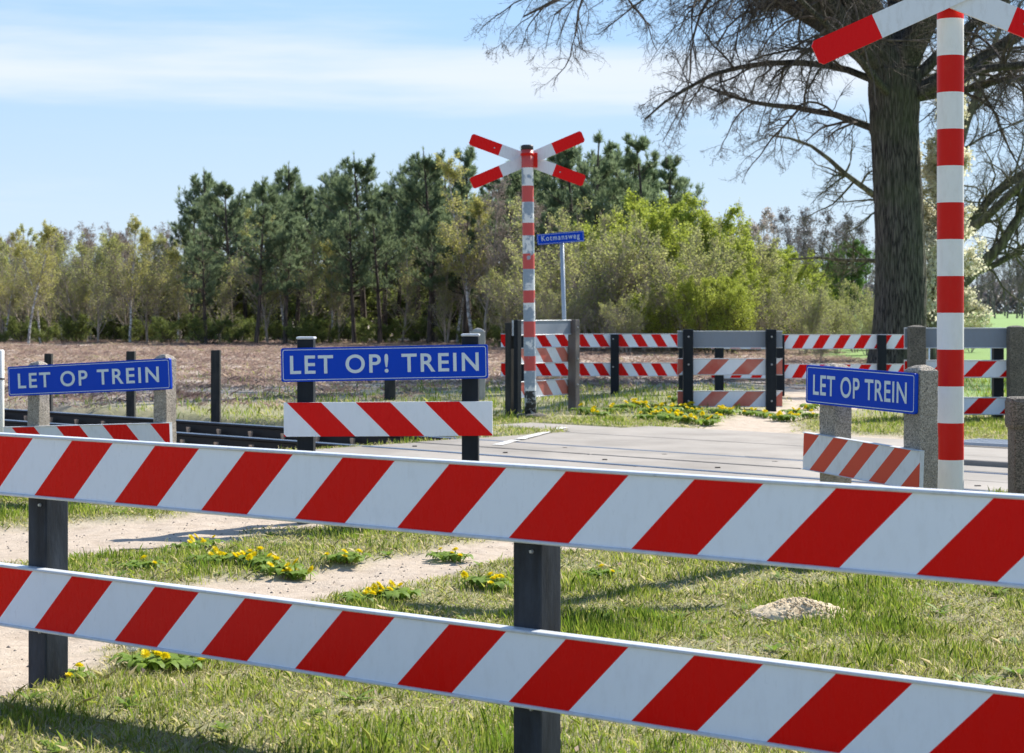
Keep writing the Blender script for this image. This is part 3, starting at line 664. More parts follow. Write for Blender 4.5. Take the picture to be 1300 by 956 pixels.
for px, w_ in ((1151, .2), (1277, .185)):
    a_ = gx(px, YF5) - gx(1148, YF5); post(f5, a_, a_ + w_, -.20, -.02, gz(413, YF5), 'aggregate_dark', peak=.02, bevel=.006)
post(f5, gx(1263, YF5) - gx(1148, YF5), gx(1276, YF5) - gx(1148, YF5), .05, .17, .95, 'blue_post')
board(f5, 0, L5, gz(416, YF5), h=.26, y=.02, th=.04, period=50, phase=20, white='grey_board', red='grey_board', rim=.014, name='grey_board')
for py in (457, 504): board(f5, 0, L5, gz(py, YF5), h=.225, y=.02, th=.04, period=.46, phase=.93, slant=1, rim=.014)

# single posts
gpn = 'fence posts along the railway'
def lone(px0, px1, base, top, mat, label, Y=None, name='fence_post', group=None, depth=.11, peak=0.0, rz=0.0):
    Y = Y or gy(base); t = thing(name, label, 'post', (gx(px0, Y), Y, 0), rz, group)
    w_ = gx(px1, Y) - gx(px0, Y)
    post(t, 0, w_, 0, depth, gz(top, Y), mat, z0=-.3, peak=peak); return t
lone(160, 170.5, 525, 446, 'wood_post', 'dark square fence post by the rails, seen above the middle of the left blue sign', group=gpn)
lone(56, 65, 520, 449, 'wood_post', 'dark square fence post behind the left end of the left blue sign', group=gpn)
lone(267.5, 279, 530, 444.5, 'wood_post', 'dark square fence post in the heath between the left and middle blue signs', group=gpn)
lone(488, 502, 508, 440, 'wood_post', 'dark fence post in the heath, seen under the middle of the widest blue sign', group=gpn)
lone(598, 616, 508, 417, 'pale_wood', 'bleached grey wooden post behind the right end of the widest blue sign', peak=.05)
t = thing('marker_post', 'thin white round post at the left edge with a dark wire around it', 'post', (gx(-1, 15.2), 15.2, 0))
mb = MB(); mb.rings([(.04, -.2), (.04, 1.03), (.03, 1.04)], 16); mb.build('post', [M['pole_white']], t)
mb = MB(); mb.rings([(.043, .80), (.043, .812)], 16, cap=False); mb.build('wire_band', [M['rail']], t)
t = thing('concrete_post', 'stubby weathered concrete post cut by the right edge of the view', 'post', (gx(1284, 11.6), 11.6, 0))
post(t, .02, .20, .0, .17, .72, 'aggregate_dark', bevel=.01, name='shaft'); mb = MB(); mb.box(.0, .22, -.015, .185, .62, .82); mb.build('head', [M['aggregate_dark']], t, .03)

# white electric rope fence at the right meadow
ef = thing('rope_fence', 'thin white electric rope fence with small ring insulators in the right meadow', 'rope fence', (gx(1176, 33), 33, 0))
mb = MB(); L_ = 3.4
pts = [(L_ * k / 24, .83 - .05 * math.sin(math.pi * (k % 8) / 8)) for k in range(25)]
for (a0, z0), (a1, z1) in zip(pts[:-1], pts[1:]):
    mb.add([(a0, 0, z0 - .006), (a1, 0, z1 - .006), (a1, 0, z1 + .006), (a0, 0, z0 + .006), (a0, .01, z0 - .006), (a1, .01, z1 - .006), (a1, .01, z1 + .006), (a0, .01, z0 + .006)], [(0, 1, 2, 3), (7, 6, 5, 4), (3, 2, 6, 7), (0, 4, 5, 1)])
mb.build('rope', [M['white_sheet']], ef)
for k in (0.05, 1.13, 2.27, 3.38):
    mb = MB(); mb.rings([(.012, -.1), (.012, .9)], 8, c=(k, 0)); pp = mb.build('stake', [M['white_sheet']], ef)
    mb = MB(); mb.rings([(.03, .81), (.03, .86)], 10, c=(k, 0)); mb.build('insulator', [M['white_sheet']], pp)

# ------------------------------------------------------------------ plants: branching and foliage generators
def nrm(a): return a / np.maximum(np.linalg.norm(a, axis=-1, keepdims=True), 1e-9)
def grow(r, S, D, L, R0, R1, K, wander, trop=(0, 0, 0), trop_end=None):
    P_ = [S]; d = nrm(D); Ds = [d]; trop = np.asarray(trop, float); te = trop if trop_end is None else np.asarray(trop_end, float)
    for k in range(K):
        f = k / max(K - 1, 1); d = nrm(d + r.normal(0, wander, d.shape) + trop * (1 - f) + te * f)
        P_.append(P_[-1] + d * (L / K)[:, None]); Ds.append(d)
    P_ = np.stack(P_, 1); Ds = np.stack(Ds, 1); f = np.linspace(0, 1, K + 1)[None]
    R = R0[:, None] * (1 - f) + R1[:, None] * f
    return P_, Ds, R
def spawn(r, G, n, t0, t1, ang, angsd, L, Lr, rr_, flat=0.0):
    P_, Ds, R = G; N, K1 = R.shape; K = K1 - 1; t = r.uniform(t0, t1, (N, n)) * K
    k = np.minimum(t.astype(int), K - 1); f = (t - k)[..., None]; I = np.arange(N)[:, None]
    S = P_[I, k] * (1 - f) + P_[I, k + 1] * f; d = Ds[I, k + 1]; rad = R[I, k] * (1 - f[..., 0]) + R[I, k + 1] * f[..., 0]
    a = r.normal(ang, angsd, (N, n, 1)); q = r.normal(0, 1, d.shape); q[..., 2] *= (1 - flat)
    q = nrm(q - (q * d).sum(-1, keepdims=True) * d); D = nrm(d * np.cos(a) + q * np.sin(a))
    ll = L[:, None] * Lr * r.uniform(.6, 1.25, (N, n)) * (1.15 - .6 * (t / K))
    return S.reshape(-1, 3), D.reshape(-1, 3), ll.ravel(), (rad * rr_).ravel()
def tubes(G, sides):
    P_, Ds, R = G; N, K1 = R.shape; T = Ds.copy(); ref = np.where(np.abs(T[..., 2:3]) > .9, np.array([1., 0, 0]), np.array([0, 0, 1.]))
    A = nrm(np.cross(T, ref)); B = np.cross(T, A); a = np.linspace(0, 2 * math.pi, sides, endpoint=False)
    V = P_[:, :, None] + R[:, :, None, None] * (A[:, :, None] * np.cos(a)[None, None, :, None] + B[:, :, None] * np.sin(a)[None, None, :, None])
    idx_ = np.arange(N * K1 * sides).reshape(N, K1, sides); nx_ = np.roll(idx_, -1, 2)
    Q = np.stack([idx_[:, :-1], nx_[:, :-1], nx_[:, 1:], idx_[:, 1:]], -1).reshape(-1, 4)
    return V.reshape(-1, 3), Q
def join_tubes(lst):
    Vs, Qs, n = [], [], 0
    for G, s_ in lst:
        V, Q = tubes(G, s_); Vs.append(V); Qs.append(Q + n); n += len(V)
    return np.concatenate(Vs), np.concatenate(Qs)
def leafs(r, pos, size, aspect=.6, jitter=.0, up=.0):
    N = len(pos); pos = pos + r.normal(0, jitter, pos.shape); a = nrm(r.normal(0, 1, (N, 3)) + np.array([0, 0, up])); b2 = nrm(np.cross(a, r.normal(0, 1, (N, 3))))
    s = size * r.uniform(.6, 1.3, (N, 1)); V = np.stack([pos - a * s * .5, pos + b2 * s * aspect * .5, pos + a * s * .5, pos - b2 * s * aspect * .5], 1)
    return V.reshape(-1, 3), np.arange(N * 4).reshape(N, 4)
def tufts(r, pos, dirs, n, length, width, spread=.9):
    N = len(pos); d = nrm(dirs[:, None] + r.normal(0, spread, (N, n, 3))); s = length * r.uniform(.6, 1.2, (N, n, 1))
    side = nrm(np.cross(d, r.normal(0, 1, d.shape))) * width / 2; p0 = pos[:, None] + 0 * d
    V = np.stack([p0 - side * .6, p0 + side * .6, p0 + d * s * .6 + side, p0 + d * s, p0 + d * s * .6 - side], 2).reshape(-1, 3)
    return V, np.arange(N * n * 5).reshape(-1, 5)
def crown_obj(name, parent, wood, leaf, wmat, lmat, tint):
    V, Fs, mi, tn = [], [], [], []; n = 0
    if wood is not None: V.append(wood[0]); Fs.append(wood[1]); mi += [0] * len(wood[1]); tn.append(np.full(len(wood[0]), .3)); n = len(wood[0])
    if leaf is not None: V.append(leaf[0]); Fs.append(leaf[1] + n); mi += [1] * len(leaf[1]); tn.append(tint)
    return np_mesh(name, np.concatenate(V), Fs, [M[wmat], M[lmat]], np.concatenate(tn), mi, parent)
def A(*v): return np.array([v], float)

def make_pine(seed, H=8.0, label='', cat='tree', group=None, leaf='needles', low=.34, spreadr=1.8, nb_=37, lean=.02):
    r = np.random.RandomState(seed); root = thing('pine_tree', label, cat, (0, 0, 0), 0, group)
    T = grow(r, A(0, 0, -.2), A(r.normal(0, lean), r.normal(0, lean), 1), np.array([H + .2]), np.array([H * .017 + .02]), np.array([.02]), 12, .022)
    V, Q = tubes(T, 8); np_mesh('trunk', V, [Q], [M['pine_bark']], None, None, root, True)
    S, D, L, R = spawn(r, T, nb_, low, .95, 1.2, .15, np.array([1.0]), 1.0, .45)
    t = (S[:, 2] / H - low) / (1 - low); L = spreadr * (np.clip(np.sin(np.clip(t, .05, 1) * math.pi * .72 + .65), .25, 1)) * r.uniform(.45, 1.3, len(L)) * (H / 8) * (1 - .6 * np.clip(t, 0, 1) ** 3)
    D[:, 2] = np.abs(D[:, 2]) * .3 + .15 + .5 * t
    G1 = grow(r, S, D, L, R, R * .25, 5, .10, (0, 0, .04), (0, 0, .16))
    S2, D2, L2_, R2 = spawn(r, G1, 9, .22, 1.0, .8, .25, L, .45, .5)
    G2 = grow(r, S2, D2, L2_, R2, R2 * .4, 3, .12, (0, 0, .1), (0, 0, .35))
    S3, D3, _, _ = spawn(r, G2, 4, .25, 1.0, .5, .25, L2_, .3, .5)
    ends = np.concatenate([G2[0][:, -1], G1[0][:, -1], T[0][:, -1], S3]); ed = np.concatenate([G2[1][:, -1], G1[1][:, -1], T[1][:, -1], D3]) + np.array([0, 0, .45])
    LV, LF = tufts(r, ends, ed + np.array([0, 0, .5]), 7, .25 * H / 8 + .02, .024, .65); tn = np.repeat(r.uniform(0, 1, len(ends)), 35) * .7 + r.uniform(0, .3, len(LV))
    dead = None
    S4, D4, L4_, R4 = spawn(r, T, 12, .12, low + .1, 1.35, .2, np.array([.9]), 1.0, .25); L4_ = r.uniform(.3, 1.1, len(L4_)); G4 = grow(r, S4, D4, L4_, R4 * .5, R4 * .2, 3, .15)
    crown_obj('crown', root, join_tubes([(G1, 4), (G2, 3), (G4, 3)]), (LV, LF), 'pine_bark', leaf, tn)
    return root

def make_broad(seed, H=6.0, label='', cat='tree', group=None, name='budding_tree', leaf='olive_leaf', wood='grey_twig', bark_='grey_twig', stems=1, nl=4, lsize=.07, n1=24, n2=9, n3=5, low=.2, ang=.7, spread=.36, droop=0.0, tr=.011, per=1, lfrac=1.0, stemspread=.1, up=.08):
    r = np.random.RandomState(seed); root = thing(name, label, cat, (0, 0, 0), 0, group)
    a = r.uniform(0, 6.28, stems); D = np.stack([np.cos(a) * stemspread, np.sin(a) * stemspread, np.ones(stems)], 1) * r.uniform(.85, 1.15, (stems, 1)); D[:, 2] = 1
    S = np.stack([np.cos(a) * .08 * (stems > 1), np.sin(a) * .08 * (stems > 1), np.full(stems, -.15)], 1)
    T = grow(r, S, D, H * r.uniform(.8 if stems > 1 else 1.0, 1.0, stems) + .1, np.full(stems, H * tr + .012), np.full(stems, .008), 10, .05)
    V, Q = tubes(T, 7); np_mesh('trunk', V, [Q], [M[bark_]], None, None, root, True)
    LT = np.full(stems, H)
    S1, D1, L1, R1 = spawn(r, T, n1, low, .97, ang, .2, LT, spread, .5); L1 = L1 * np.clip(1.25 - (S1[:, 2] / H) * .8, .2, 1.2)
    G1 = grow(r, S1, D1, L1, R1 * .8, R1 * .2 + .002, 5, .10, (0, 0, up), (0, 0, up - droop))
    S2, D2, L2_, R2 = spawn(r, G1, n2, .15, 1.0, .65, .25, L1, .42, .55)
    G2 = grow(r, S2, D2, L2_, np.maximum(R2, .004), np.maximum(R2 * .3, .003), 3, .13, (0, 0, up * .6), (0, 0, up - droop * 1.6))
    S3, D3, L3_, R3 = spawn(r, G2, n3, .15, 1.0, .6, .3, L2_, .5, .7)
    G3 = grow(r, S3, D3, L3_, np.full(len(L3_), .0045), np.full(len(L3_), .003), 2, .12, (0, 0, -droop * 1.5))
    wood_m = join_tubes([(G1, 4), (G2, 3), (G3, 3)])
    pos = np.concatenate([G3[0][:, 1:].reshape(-1, 3), G2[0][:, 1:].reshape(-1, 3)]); pos = np.repeat(pos, nl, 0) if nl >= 1 else pos
    keep = r.rand(len(pos)) < lfrac * (.45 + .55 * (noise2(pos[:, 0] + pos[:, 2], pos[:, 1] - pos[:, 2], seed, 2.2) > -.1)); pos = pos[keep]
    LV, LF = leafs(r, pos, lsize, .75, lsize * .8); tn = np.repeat(np.clip(r.normal(.5, .2, len(pos)) + .35 * noise2(pos[:, 0], pos[:, 2], seed + 1, 1.4), 0, 1), 4)
    crown_obj('crown', root, wood_m, (LV, LF), wood, leaf, tn)
    return root

def set_tree(o, px, Y, rz=0.0, s=1.0, label=None, sz=None):
    o.location = (gx(px, Y), Y, -.02); o.rotation_euler = (0, 0, rz); o.scale = (s, s, sz or s)
    if label: o['label'] = label
    return o
rnd = random.Random(11)
GW = 'trees of the wood beyond the heath'
def scatter(protos, spots, lab):
    used = set()
    for i, (px, Y, hh) in enumerate(spots):
        k = rnd.randrange(len(protos)); root, H0 = protos[k]; s = hh / H0; rz = rnd.uniform(0, 6.28)
        if k not in used: used.add(k); set_tree(root, px, Y, rz, s, lab)
        else: dup(root, (gx(px, Y), Y, -.02), rz, (s, s, s), lab)
    for k, (root, _) in enumerate(protos):
        if k not in used:
            px, Y, hh = spots[k % len(spots)]; set_tree(root, px + 8, Y + 2, 1.0, hh / protos[k][1], lab)
def htop(py, Y): return CH + (HZ - py) / F * Y

# pines: skyline read from the photograph (column, distance, top row)
PL = 'blue green pine with a bare lower trunk in the wood beyond the heath'
pines = [(make_pine(s_, 8.0, PL, 'pine', GW), 8.0) for s_ in (1, 2, 3, 4)]
sp = []
for px, Y, top in ((243, 82, 262), (262, 88, 290), (292, 80, 232), (312, 90, 262), (332, 83, 226), (352, 92, 250), (376, 86, 240), (398, 90, 238), (420, 82, 226), (441, 90, 215), (463, 80, 196), (488, 88, 240), (505, 92, 245), (530, 84, 206), (552, 80, 190), (575, 90, 205), (597, 86, 192), (640, 88, 215), (668, 84, 190), (690, 92, 200), (715, 86, 190), (735, 82, 185), (757, 78, 168), (782, 86, 186), (800, 80, 190), (820, 76, 174), (842, 84, 200), (862, 88, 225)):
    sp.append((px, Y, htop(top, Y)))
for k in range(20): sp.append((rnd.uniform(255, 850), rnd.uniform(92, 104), htop(rnd.uniform(215, 245), 98)))
for px, top in ((262, 300), (325, 262), (362, 275), (450, 262), (482, 268), (545, 262), (590, 270), (655, 255), (700, 262)): sp.append((px, 75.5, htop(top, 75.5)))
scatter(pines, sp, PL)
# birches
BL = 'slender birch coming into yellow leaf in the wood beyond the heath'
birch = [(make_broad(s_, 6.0, BL, 'birch', GW, 'birch_tree', 'birch_leaf', 'grey_twig', 'birch_bark', nl=2, lsize=.055, n1=36, n2=8, n3=5, low=.2, ang=.6, spread=.27, droop=.10, tr=.009), 6.0) for s_ in (21, 22, 23)]
sp = [(165, 78, htop(272, 78)), (200, 84, htop(285, 84)), (80, 86, htop(300, 86)), (5, 80, htop(305, 80)), (225, 80, htop(310, 80)), (110, 80, htop(320, 80)), (420, 77, htop(300, 77)), (640, 80, htop(255, 80)), (-20, 80, htop(300, 80)), (365, 77, htop(275, 77)), (580, 76, htop(240, 76))]
scatter(birch, sp, BL)
b1 = dup(birch[0][0], (0, 0, 0), label='left one of two pale trunked birches side by side at the far left'); set_tree(b1, 36, 76, 1.0, htop(275, 76) / 6.0)
b2_ = dup(birch[1][0], (0, 0, 0), label='right one of two white trunked birches side by side at the far left'); set_tree(b2_, 52, 77, 2.0, htop(290, 77) / 6.0)
b3_ = dup(birch[2][0], (0, 0, 0), label='tall golden birch standing before the dark pines left of the far warning cross'); set_tree(b3_, 601, 74, .6, htop(198, 74) / 6.0)
# brown budding trees
OL = 'brown twiggy tree just coming into bud in the wood beyond the heath'
oliv = [(make_broad(s_, 5.5, OL, 'tree', GW, 'budding_tree', 'olive_leaf', 'grey_twig', 'grey_twig', nl=1, lsize=.065, n1=34, n2=9, n3=6, low=.1, ang=.55, spread=.32, tr=.009, lfrac=.8), 5.5) for s_ in (31, 32, 33)]
sp = []
for k in range(38): px = -12 + k * 7.4 + rnd.uniform(-5, 5); Y = rnd.uniform(77, 96); sp.append((px, Y, htop(rnd.uniform(286, 318), Y)))
for k in range(34): px = 250 + k * 20 + rnd.uniform(-8, 8); Y = rnd.uniform(102, 118); sp.append((px, Y, htop(rnd.uniform(285, 340), Y)))
for px, top in ((340, 268), (400, 290), (430, 320), (510, 290), (565, 330), (615, 300), (280, 320)):
    Y = rnd.uniform(74, 79); sp.append((px, Y, htop(top, Y)))
scatter(oliv, sp, OL)
CL = 'grey brown bare tree with fine upright twigs in the wood beyond the heath'
grey = [(make_broad(s_, 5.5, CL, 'tree', GW, 'bare_tree', 'catkin', 'grey_twig', 'grey_twig', nl=1, lsize=.05, n1=34, n2=10, n3=6, low=.2, ang=.6, spread=.33, tr=.009, lfrac=.5), 5.5) for s_ in (41, 42)]
sp = []
for k in range(24): px = -15 + k * 11.5 + rnd.uniform(-7, 7); Y = rnd.uniform(84, 98); sp.append((px, Y, htop(rnd.uniform(286, 305), Y)))
for k in range(6): px = 560 + k * 30 + rnd.uniform(-7, 7); Y = rnd.uniform(72, 80); sp.append((px, Y, htop(rnd.uniform(230, 300), Y)))
scatter(grey, sp, CL)
# lime green shrubs and bushes right of the far pole
LL = 'large bush in fresh yellow green leaf right of the street name sign'
lime = [(make_broad(s_, 4.5, LL, 'bush', GW, 'leafing_bush', 'lime_leaf', 'mossy_twig', 'mossy_twig', stems=6, nl=3, lsize=.062, n1=16, n2=9, n3=4, low=.08, ang=.6, spread=.36, tr=.006, stemspread=.33), 4.5) for s_ in (51, 52, 53)]
sp = [(px, Y, htop(top, Y)) for px, Y, top in ((806, 66, 238), (850, 68, 245), (790, 72, 240), (868, 66, 258), (905, 64, 285), (928, 58, 335), (900, 58, 345), (885, 60, 330), (980, 66, 300), (1005, 70, 320), (1030, 74, 338), (1055, 78, 350), (955, 68, 305), (740, 70, 330), (700, 72, 380), (836, 60, 360))]
scatter(lime, sp, LL)
L2L = 'twiggy bush with sparse olive buds right of the street name sign'
tw = [(make_broad(s_, 4.5, L2L, 'bush', GW, 'twiggy_bush', 'olive_leaf', 'grey_twig', 'grey_twig', stems=6, nl=1, lfrac=.65, lsize=.065, n1=18, n2=9, n3=6, low=.08, ang=.55, spread=.38, tr=.006, stemspread=.4), 4.5) for s_ in (61, 62)]
sp = [(px, Y, htop(top, Y)) for px, Y, top in ((700, 66, 300), (725, 70, 250), (755, 62, 265), (775, 64, 300), (822, 62, 285), (845, 62, 300), (872, 60, 290), (885, 70, 255), (910, 66, 275), (935, 66, 295), (965, 62, 330), (660, 68, 330), (715, 60, 350), (795, 58, 370), (1042, 64, 352), (1062, 60, 375), (1085, 62, 368), (1100, 58, 385), (1020, 58, 350), (1120, 66, 350), (1180, 70, 360), (1232, 62, 392))]
scatter(tw, sp, L2L)
pb = make_broad(71, 5.0, 'pinkish white blossoming tree above the lime green bushes left of the oak', 'tree', None, 'blossom_tree', 'pink_blossom', 'grey_twig', 'grey_twig', stems=3, nl=2, lsize=.07, n1=22, n2=8, n3=4, low=.3, tr=.008, stemspread=.3)
set_tree(pb, 945, 70, 0, htop(268, 70) / 5)
# green pine left of the oak
gpine = make_pine(9, 6.0, 'small bright green pine standing just left of the oak trunk', 'pine', None, 'needles_green', .3, 2.2, 66); set_tree(gpine, 1080, 72, 0, htop(305, 72) / 6)
gp2 = dup(gpine, (gx(1056, 78), 78, -.02), 2.0, None, 'dark green pine half hidden behind the lime bushes left of the oak'); s_ = htop(322, 78) / 6; gp2.scale = (s_, s_, s_)
# dark undergrowth along the wood edge
UL = 'low dense shrub of the undergrowth at the foot of the wood'
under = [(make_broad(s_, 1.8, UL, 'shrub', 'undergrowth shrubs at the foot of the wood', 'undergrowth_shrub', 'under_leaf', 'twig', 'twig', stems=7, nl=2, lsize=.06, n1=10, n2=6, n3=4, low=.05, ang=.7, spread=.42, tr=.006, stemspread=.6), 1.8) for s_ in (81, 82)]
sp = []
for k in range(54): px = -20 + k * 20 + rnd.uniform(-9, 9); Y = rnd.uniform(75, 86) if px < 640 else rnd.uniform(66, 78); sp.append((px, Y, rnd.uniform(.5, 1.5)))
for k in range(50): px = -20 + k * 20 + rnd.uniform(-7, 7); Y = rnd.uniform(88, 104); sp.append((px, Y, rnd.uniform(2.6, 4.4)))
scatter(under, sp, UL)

# distant bare trees
DL = 'distant bare tree of the row across the green field at right'
far = [(make_broad(s_, 12, DL, 'tree', 'distant bare trees across the field', 'bare_tree', 'far_bud', 'far_twig', 'far_twig', nl=1, lsize=.17, n1=34, n2=8, n3=4, low=.3, ang=.55, spread=.3, tr=.014, lfrac=.6), 12.0) for s_ in (91, 92)]
sp = []
for k in range(16): px = 1178 + k * 11 + rnd.uniform(-4, 4); Y = rnd.uniform(330, 420); sp.append((px, Y, htop(rnd.uniform(316, 335), Y)))
for k in range(10): px = 1175 + k * 17 + rnd.uniform(-4, 4); Y = rnd.uniform(470, 560); sp.append((px, Y, htop(rnd.uniform(320, 340), Y)))
scatter(far, sp, DL)
DL2 = 'distant bare grey tree seen between the lime bushes and the oak trunk'
proto = dup(far[0][0], (0, 0, 0), label=DL2)
set_tree(proto, 985, 190, 0, htop(280, 190) / 12)
for k in range(13):
    Y = rnd.uniform(170, 230); s_ = htop(rnd.uniform(264, 290), Y) / 12; d_ = dup(far[k % 2][0], (gx(1000 + k * 12, Y), Y, 0), rnd.uniform(0, 6), (s_, s_, s_), DL2)
wd = thing('far_wood', 'low hazy band of far woodland on the horizon at right', 'woodland', (gx(1100, 900), 900, 0)); wd['kind'] = 'stuff'
r = np.random.RandomState(77); n_ = 60000; pos = np.stack([r.uniform(-420, 520, n_), r.normal(0, 20, n_), r.uniform(0, 1, n_) ** .8], 1); pos[:, 2] *= 14 + 8 * noise2(pos[:, 0], pos[:, 0] * .3, 5, .08)
LV, LF = leafs(r, pos, 2.2, .8); np_mesh('wood_mass', LV, [LF], [M['far_bud']], np.repeat(r.rand(n_), 4), None, wd)

# ------------------------------------------------------------------ the big oak and the second tree
def make_oak(seed, base, Ht, r0, limbs, label, name='oak_tree', d2=14, d3=12, d4=7, bark_='oak_bark', twig='twig', droop=.2, l1=.44, lean=(0.0, 0.0)):
    r = np.random.RandomState(seed); root = thing(name, label, 'tree', (base[0], base[1], 0))
    # fluted trunk
    nz_, ns = 90, 72; zz = np.linspace(-.3, Ht, nz_); a = np.linspace(0, 2 * math.pi, ns, endpoint=False)
    ZZ, AA = np.meshgrid(zz, a, indexing='ij'); flare = 1 + .22 * np.exp(-np.maximum(ZZ, 0) / .55) * (1 + .5 * np.sin(AA * 5 + 1)); top = 1 + .14 * np.exp(-((ZZ - Ht) / .9) ** 2)
    taper = 1 - .13 * ZZ / Ht
    bump_ = .028 * np.sin(AA * 26 + 3 * np.sin(ZZ * 2.2 + AA * 2)) + .03 * np.sin(AA * 3 + ZZ * .7) + .012 * np.sin(AA * 41 + ZZ * 5)
    RR = r0 * flare * taper * top * (1 + bump_); cxx = lean[0] * ZZ + .06 * np.sin(ZZ * .8); cyy = lean[1] * ZZ
    V = np.stack([cxx + RR * np.cos(AA), cyy + RR * np.sin(AA), ZZ], -1).reshape(-1, 3); I = np.arange(nz_ * ns).reshape(nz_, ns); J = np.roll(I, -1, 1)
    Q = np.stack([I[:-1], J[:-1], J[1:], I[1:]], -1).reshape(-1, 4); np_mesh('trunk', V, [Q], [M[bark_]], None, None, root, True)
    S = np.array([[lean[0] * l[0] + l[7] if len(l) > 7 else lean[0] * l[0], lean[1] * l[0], l[0]] for l in limbs]); D = np.array([[l[1], l[2], l[3]] for l in limbs]); L = np.array([l[4] for l in limbs]); R = np.array([l[5] for l in limbs])
    te = np.array([[0, 0, -l[6]] for l in limbs])
    P_ = [S]; d = nrm(D); Ds = [d]; K = 10
    for k in range(K):
        f = k / (K - 1); d = nrm(d + r.normal(0, .10, d.shape) + te * f ** 1.5); P_.append(P_[-1] + d * (L / K)[:, None]); Ds.append(d)
    f = np.linspace(0, 1, K + 1)[None]; G0 = (np.stack(P_, 1), np.stack(Ds, 1), R[:, None] * (1 - f) ** .8 + .02)
    V, Q = tubes(G0, 10); np_mesh('limbs', V, [Q], [M[bark_]], None, None, root, True)
    S1, D1, L1, R1 = spawn(r, G0, d2, .16, 1.0, .95, .3, L, l1, .5, .2); R1 = np.clip(R1, .012, .038)
    G1 = grow(r, S1, D1, L1, R1, R1 * .22, 9, .19, (0, 0, -droop * .4), (0, 0, -droop))
    S2, D2, L2_, R2 = spawn(r, G1, d3, .1, 1.0, .75, .25, L1, .42, .5); R2 = np.clip(R2, .005, .014)
    G2 = grow(r, S2, D2, L2_, R2, R2 * .35, 6, .24, (0, 0, -.03), (0, 0, -droop * .9))
    S3, D3, L3_, R3 = spawn(r, G2, d4, .1, 1.0, .7, .3, L2_, .45, .6); R3 = np.clip(R3, .0034, .007)
    G3 = grow(r, S3, D3, L3_, R3, R3 * .5, 4, .25, (0, 0, .0), (0, 0, -.05))
    S4, D4, L4_, R4 = spawn(r, G3, 3, .2, 1.0, .7, .3, L3_, .5, .7); R4 = np.clip(R4, .003, .005)
    G4 = grow(r, S4, D4, L4_, R4, R4 * .7, 2, .18)
    lst = join_tubes([(G1, 5), (G2, 4), (G3, 3), (G4, 3)])
    np_mesh('crown', lst[0], [lst[1]], [M[twig]], None, None, root)
    return root
OX, OY = gx(1139, 40.5), 40.5
# limb: start z, dir x,y,z, length, radius, end droop, x offset
limbs = [(6.1, -1, -.15, .95, 8.5, .24, .10), (6.3, -.8, .5, .8, 10, .26, .14), (6.4, .5, -.3, 1.0, 9, .3, .10), (5.8, .9, .2, .6, 8, .17, .12), (5.7, -.6, -.7, .55, 6.0, .08, .06), (6.4, -.9, -.5, .95, 10.5, .2, .17),
         (6.1, .1, .9, .7, 9, .22, .1), (5.1, -.8, .5, .12, 5.0, .07, .0), (6.2, -.42, 0, 1, 8, .36, .02), (6.2, .45, .1, 1, 8, .32, .05), (5.8, .8, -.6, .5, 6, .10, .1), (6.4, -.7, -.1, .85, 10, .2, .22), (6.4, -1, .3, .68, 10.4, .2, .15), (6.1, -1, .5, .55, 6.0, .07, .06), (5.8, .7, .5, .4, 5.5, .09, .05), (6.2, -.7, .8, .65, 8, .13, .12), (6.4, -.9, .1, .85, 9, .14, .14), (6.0, 1, -.1, .9, 7, .12, .12)]
make_oak(7, (OX, OY), 6.5, .55, limbs, 'big bare oak with thick dark furrowed trunk and drooping branches')
limbs2 = [(1.6, .75, .1, .9, 7, .16, .05), (2.0, .9, -.2, .45, 6.5, .13, .03), (2.6, -.5, .3, 1.1, 7, .14, .05), (2.8, .35, .2, 1.2, 8, .18, .03), (2.2, 1, .3, .15, 5.5, .09, .0), (3.0, -.9, -.2, .7, 6, .1, .07), (3.0, .9, .3, .9, 7, .12, .06), (2.9, 0, 0, 1, 8, .18, 0), (3.0, .6, -.5, .7, 7, .12, .1), (2.4, -.9, .3, .2, 4.5, .07, .0)]
make_oak(17, (gx(1203, 52), 52), 3.0, .30, limbs2, 'low spreading mossy-branched bare tree behind the near striped pole', 'bare_tree', 14, 9, 6, 'mossy_twig', 'mossy_twig', .04, .36)
bc = make_broad(95, 8.5, 'narrow tree in cream blossom between the oak trunk and the near pole', 'tree', None, 'blossom_tree', 'blossom', 'mossy_twig', 'mossy_twig', nl=9, lsize=.085, n1=70, n2=8, n3=5, low=.12, ang=.8, spread=.17, tr=.012)
set_tree(bc, 1184, 44, 0, htop(60, 44) / 8.5)
# scrub at the oak's foot
for i, (px, Y, hh, lab) in enumerate(((1040, 50, 1.0, 'dark brown scrubby bush left of the foot of the oak trunk'), (1218, 55, 1.5, 'small twiggy bush at the field edge just right of the near pole'), (1190, 58, 1.6, 'olive green bush behind the near pole at the field edge'))):
    o = dup(tw[i % 2][0] if i != 2 else under[0][0], (gx(px, Y), Y, 0), i * 1.3, None, lab); s_ = hh / (4.5 if i != 2 else 1.8); o.scale = (s_, s_, s_); o['group'] = 'scrub around the oak'

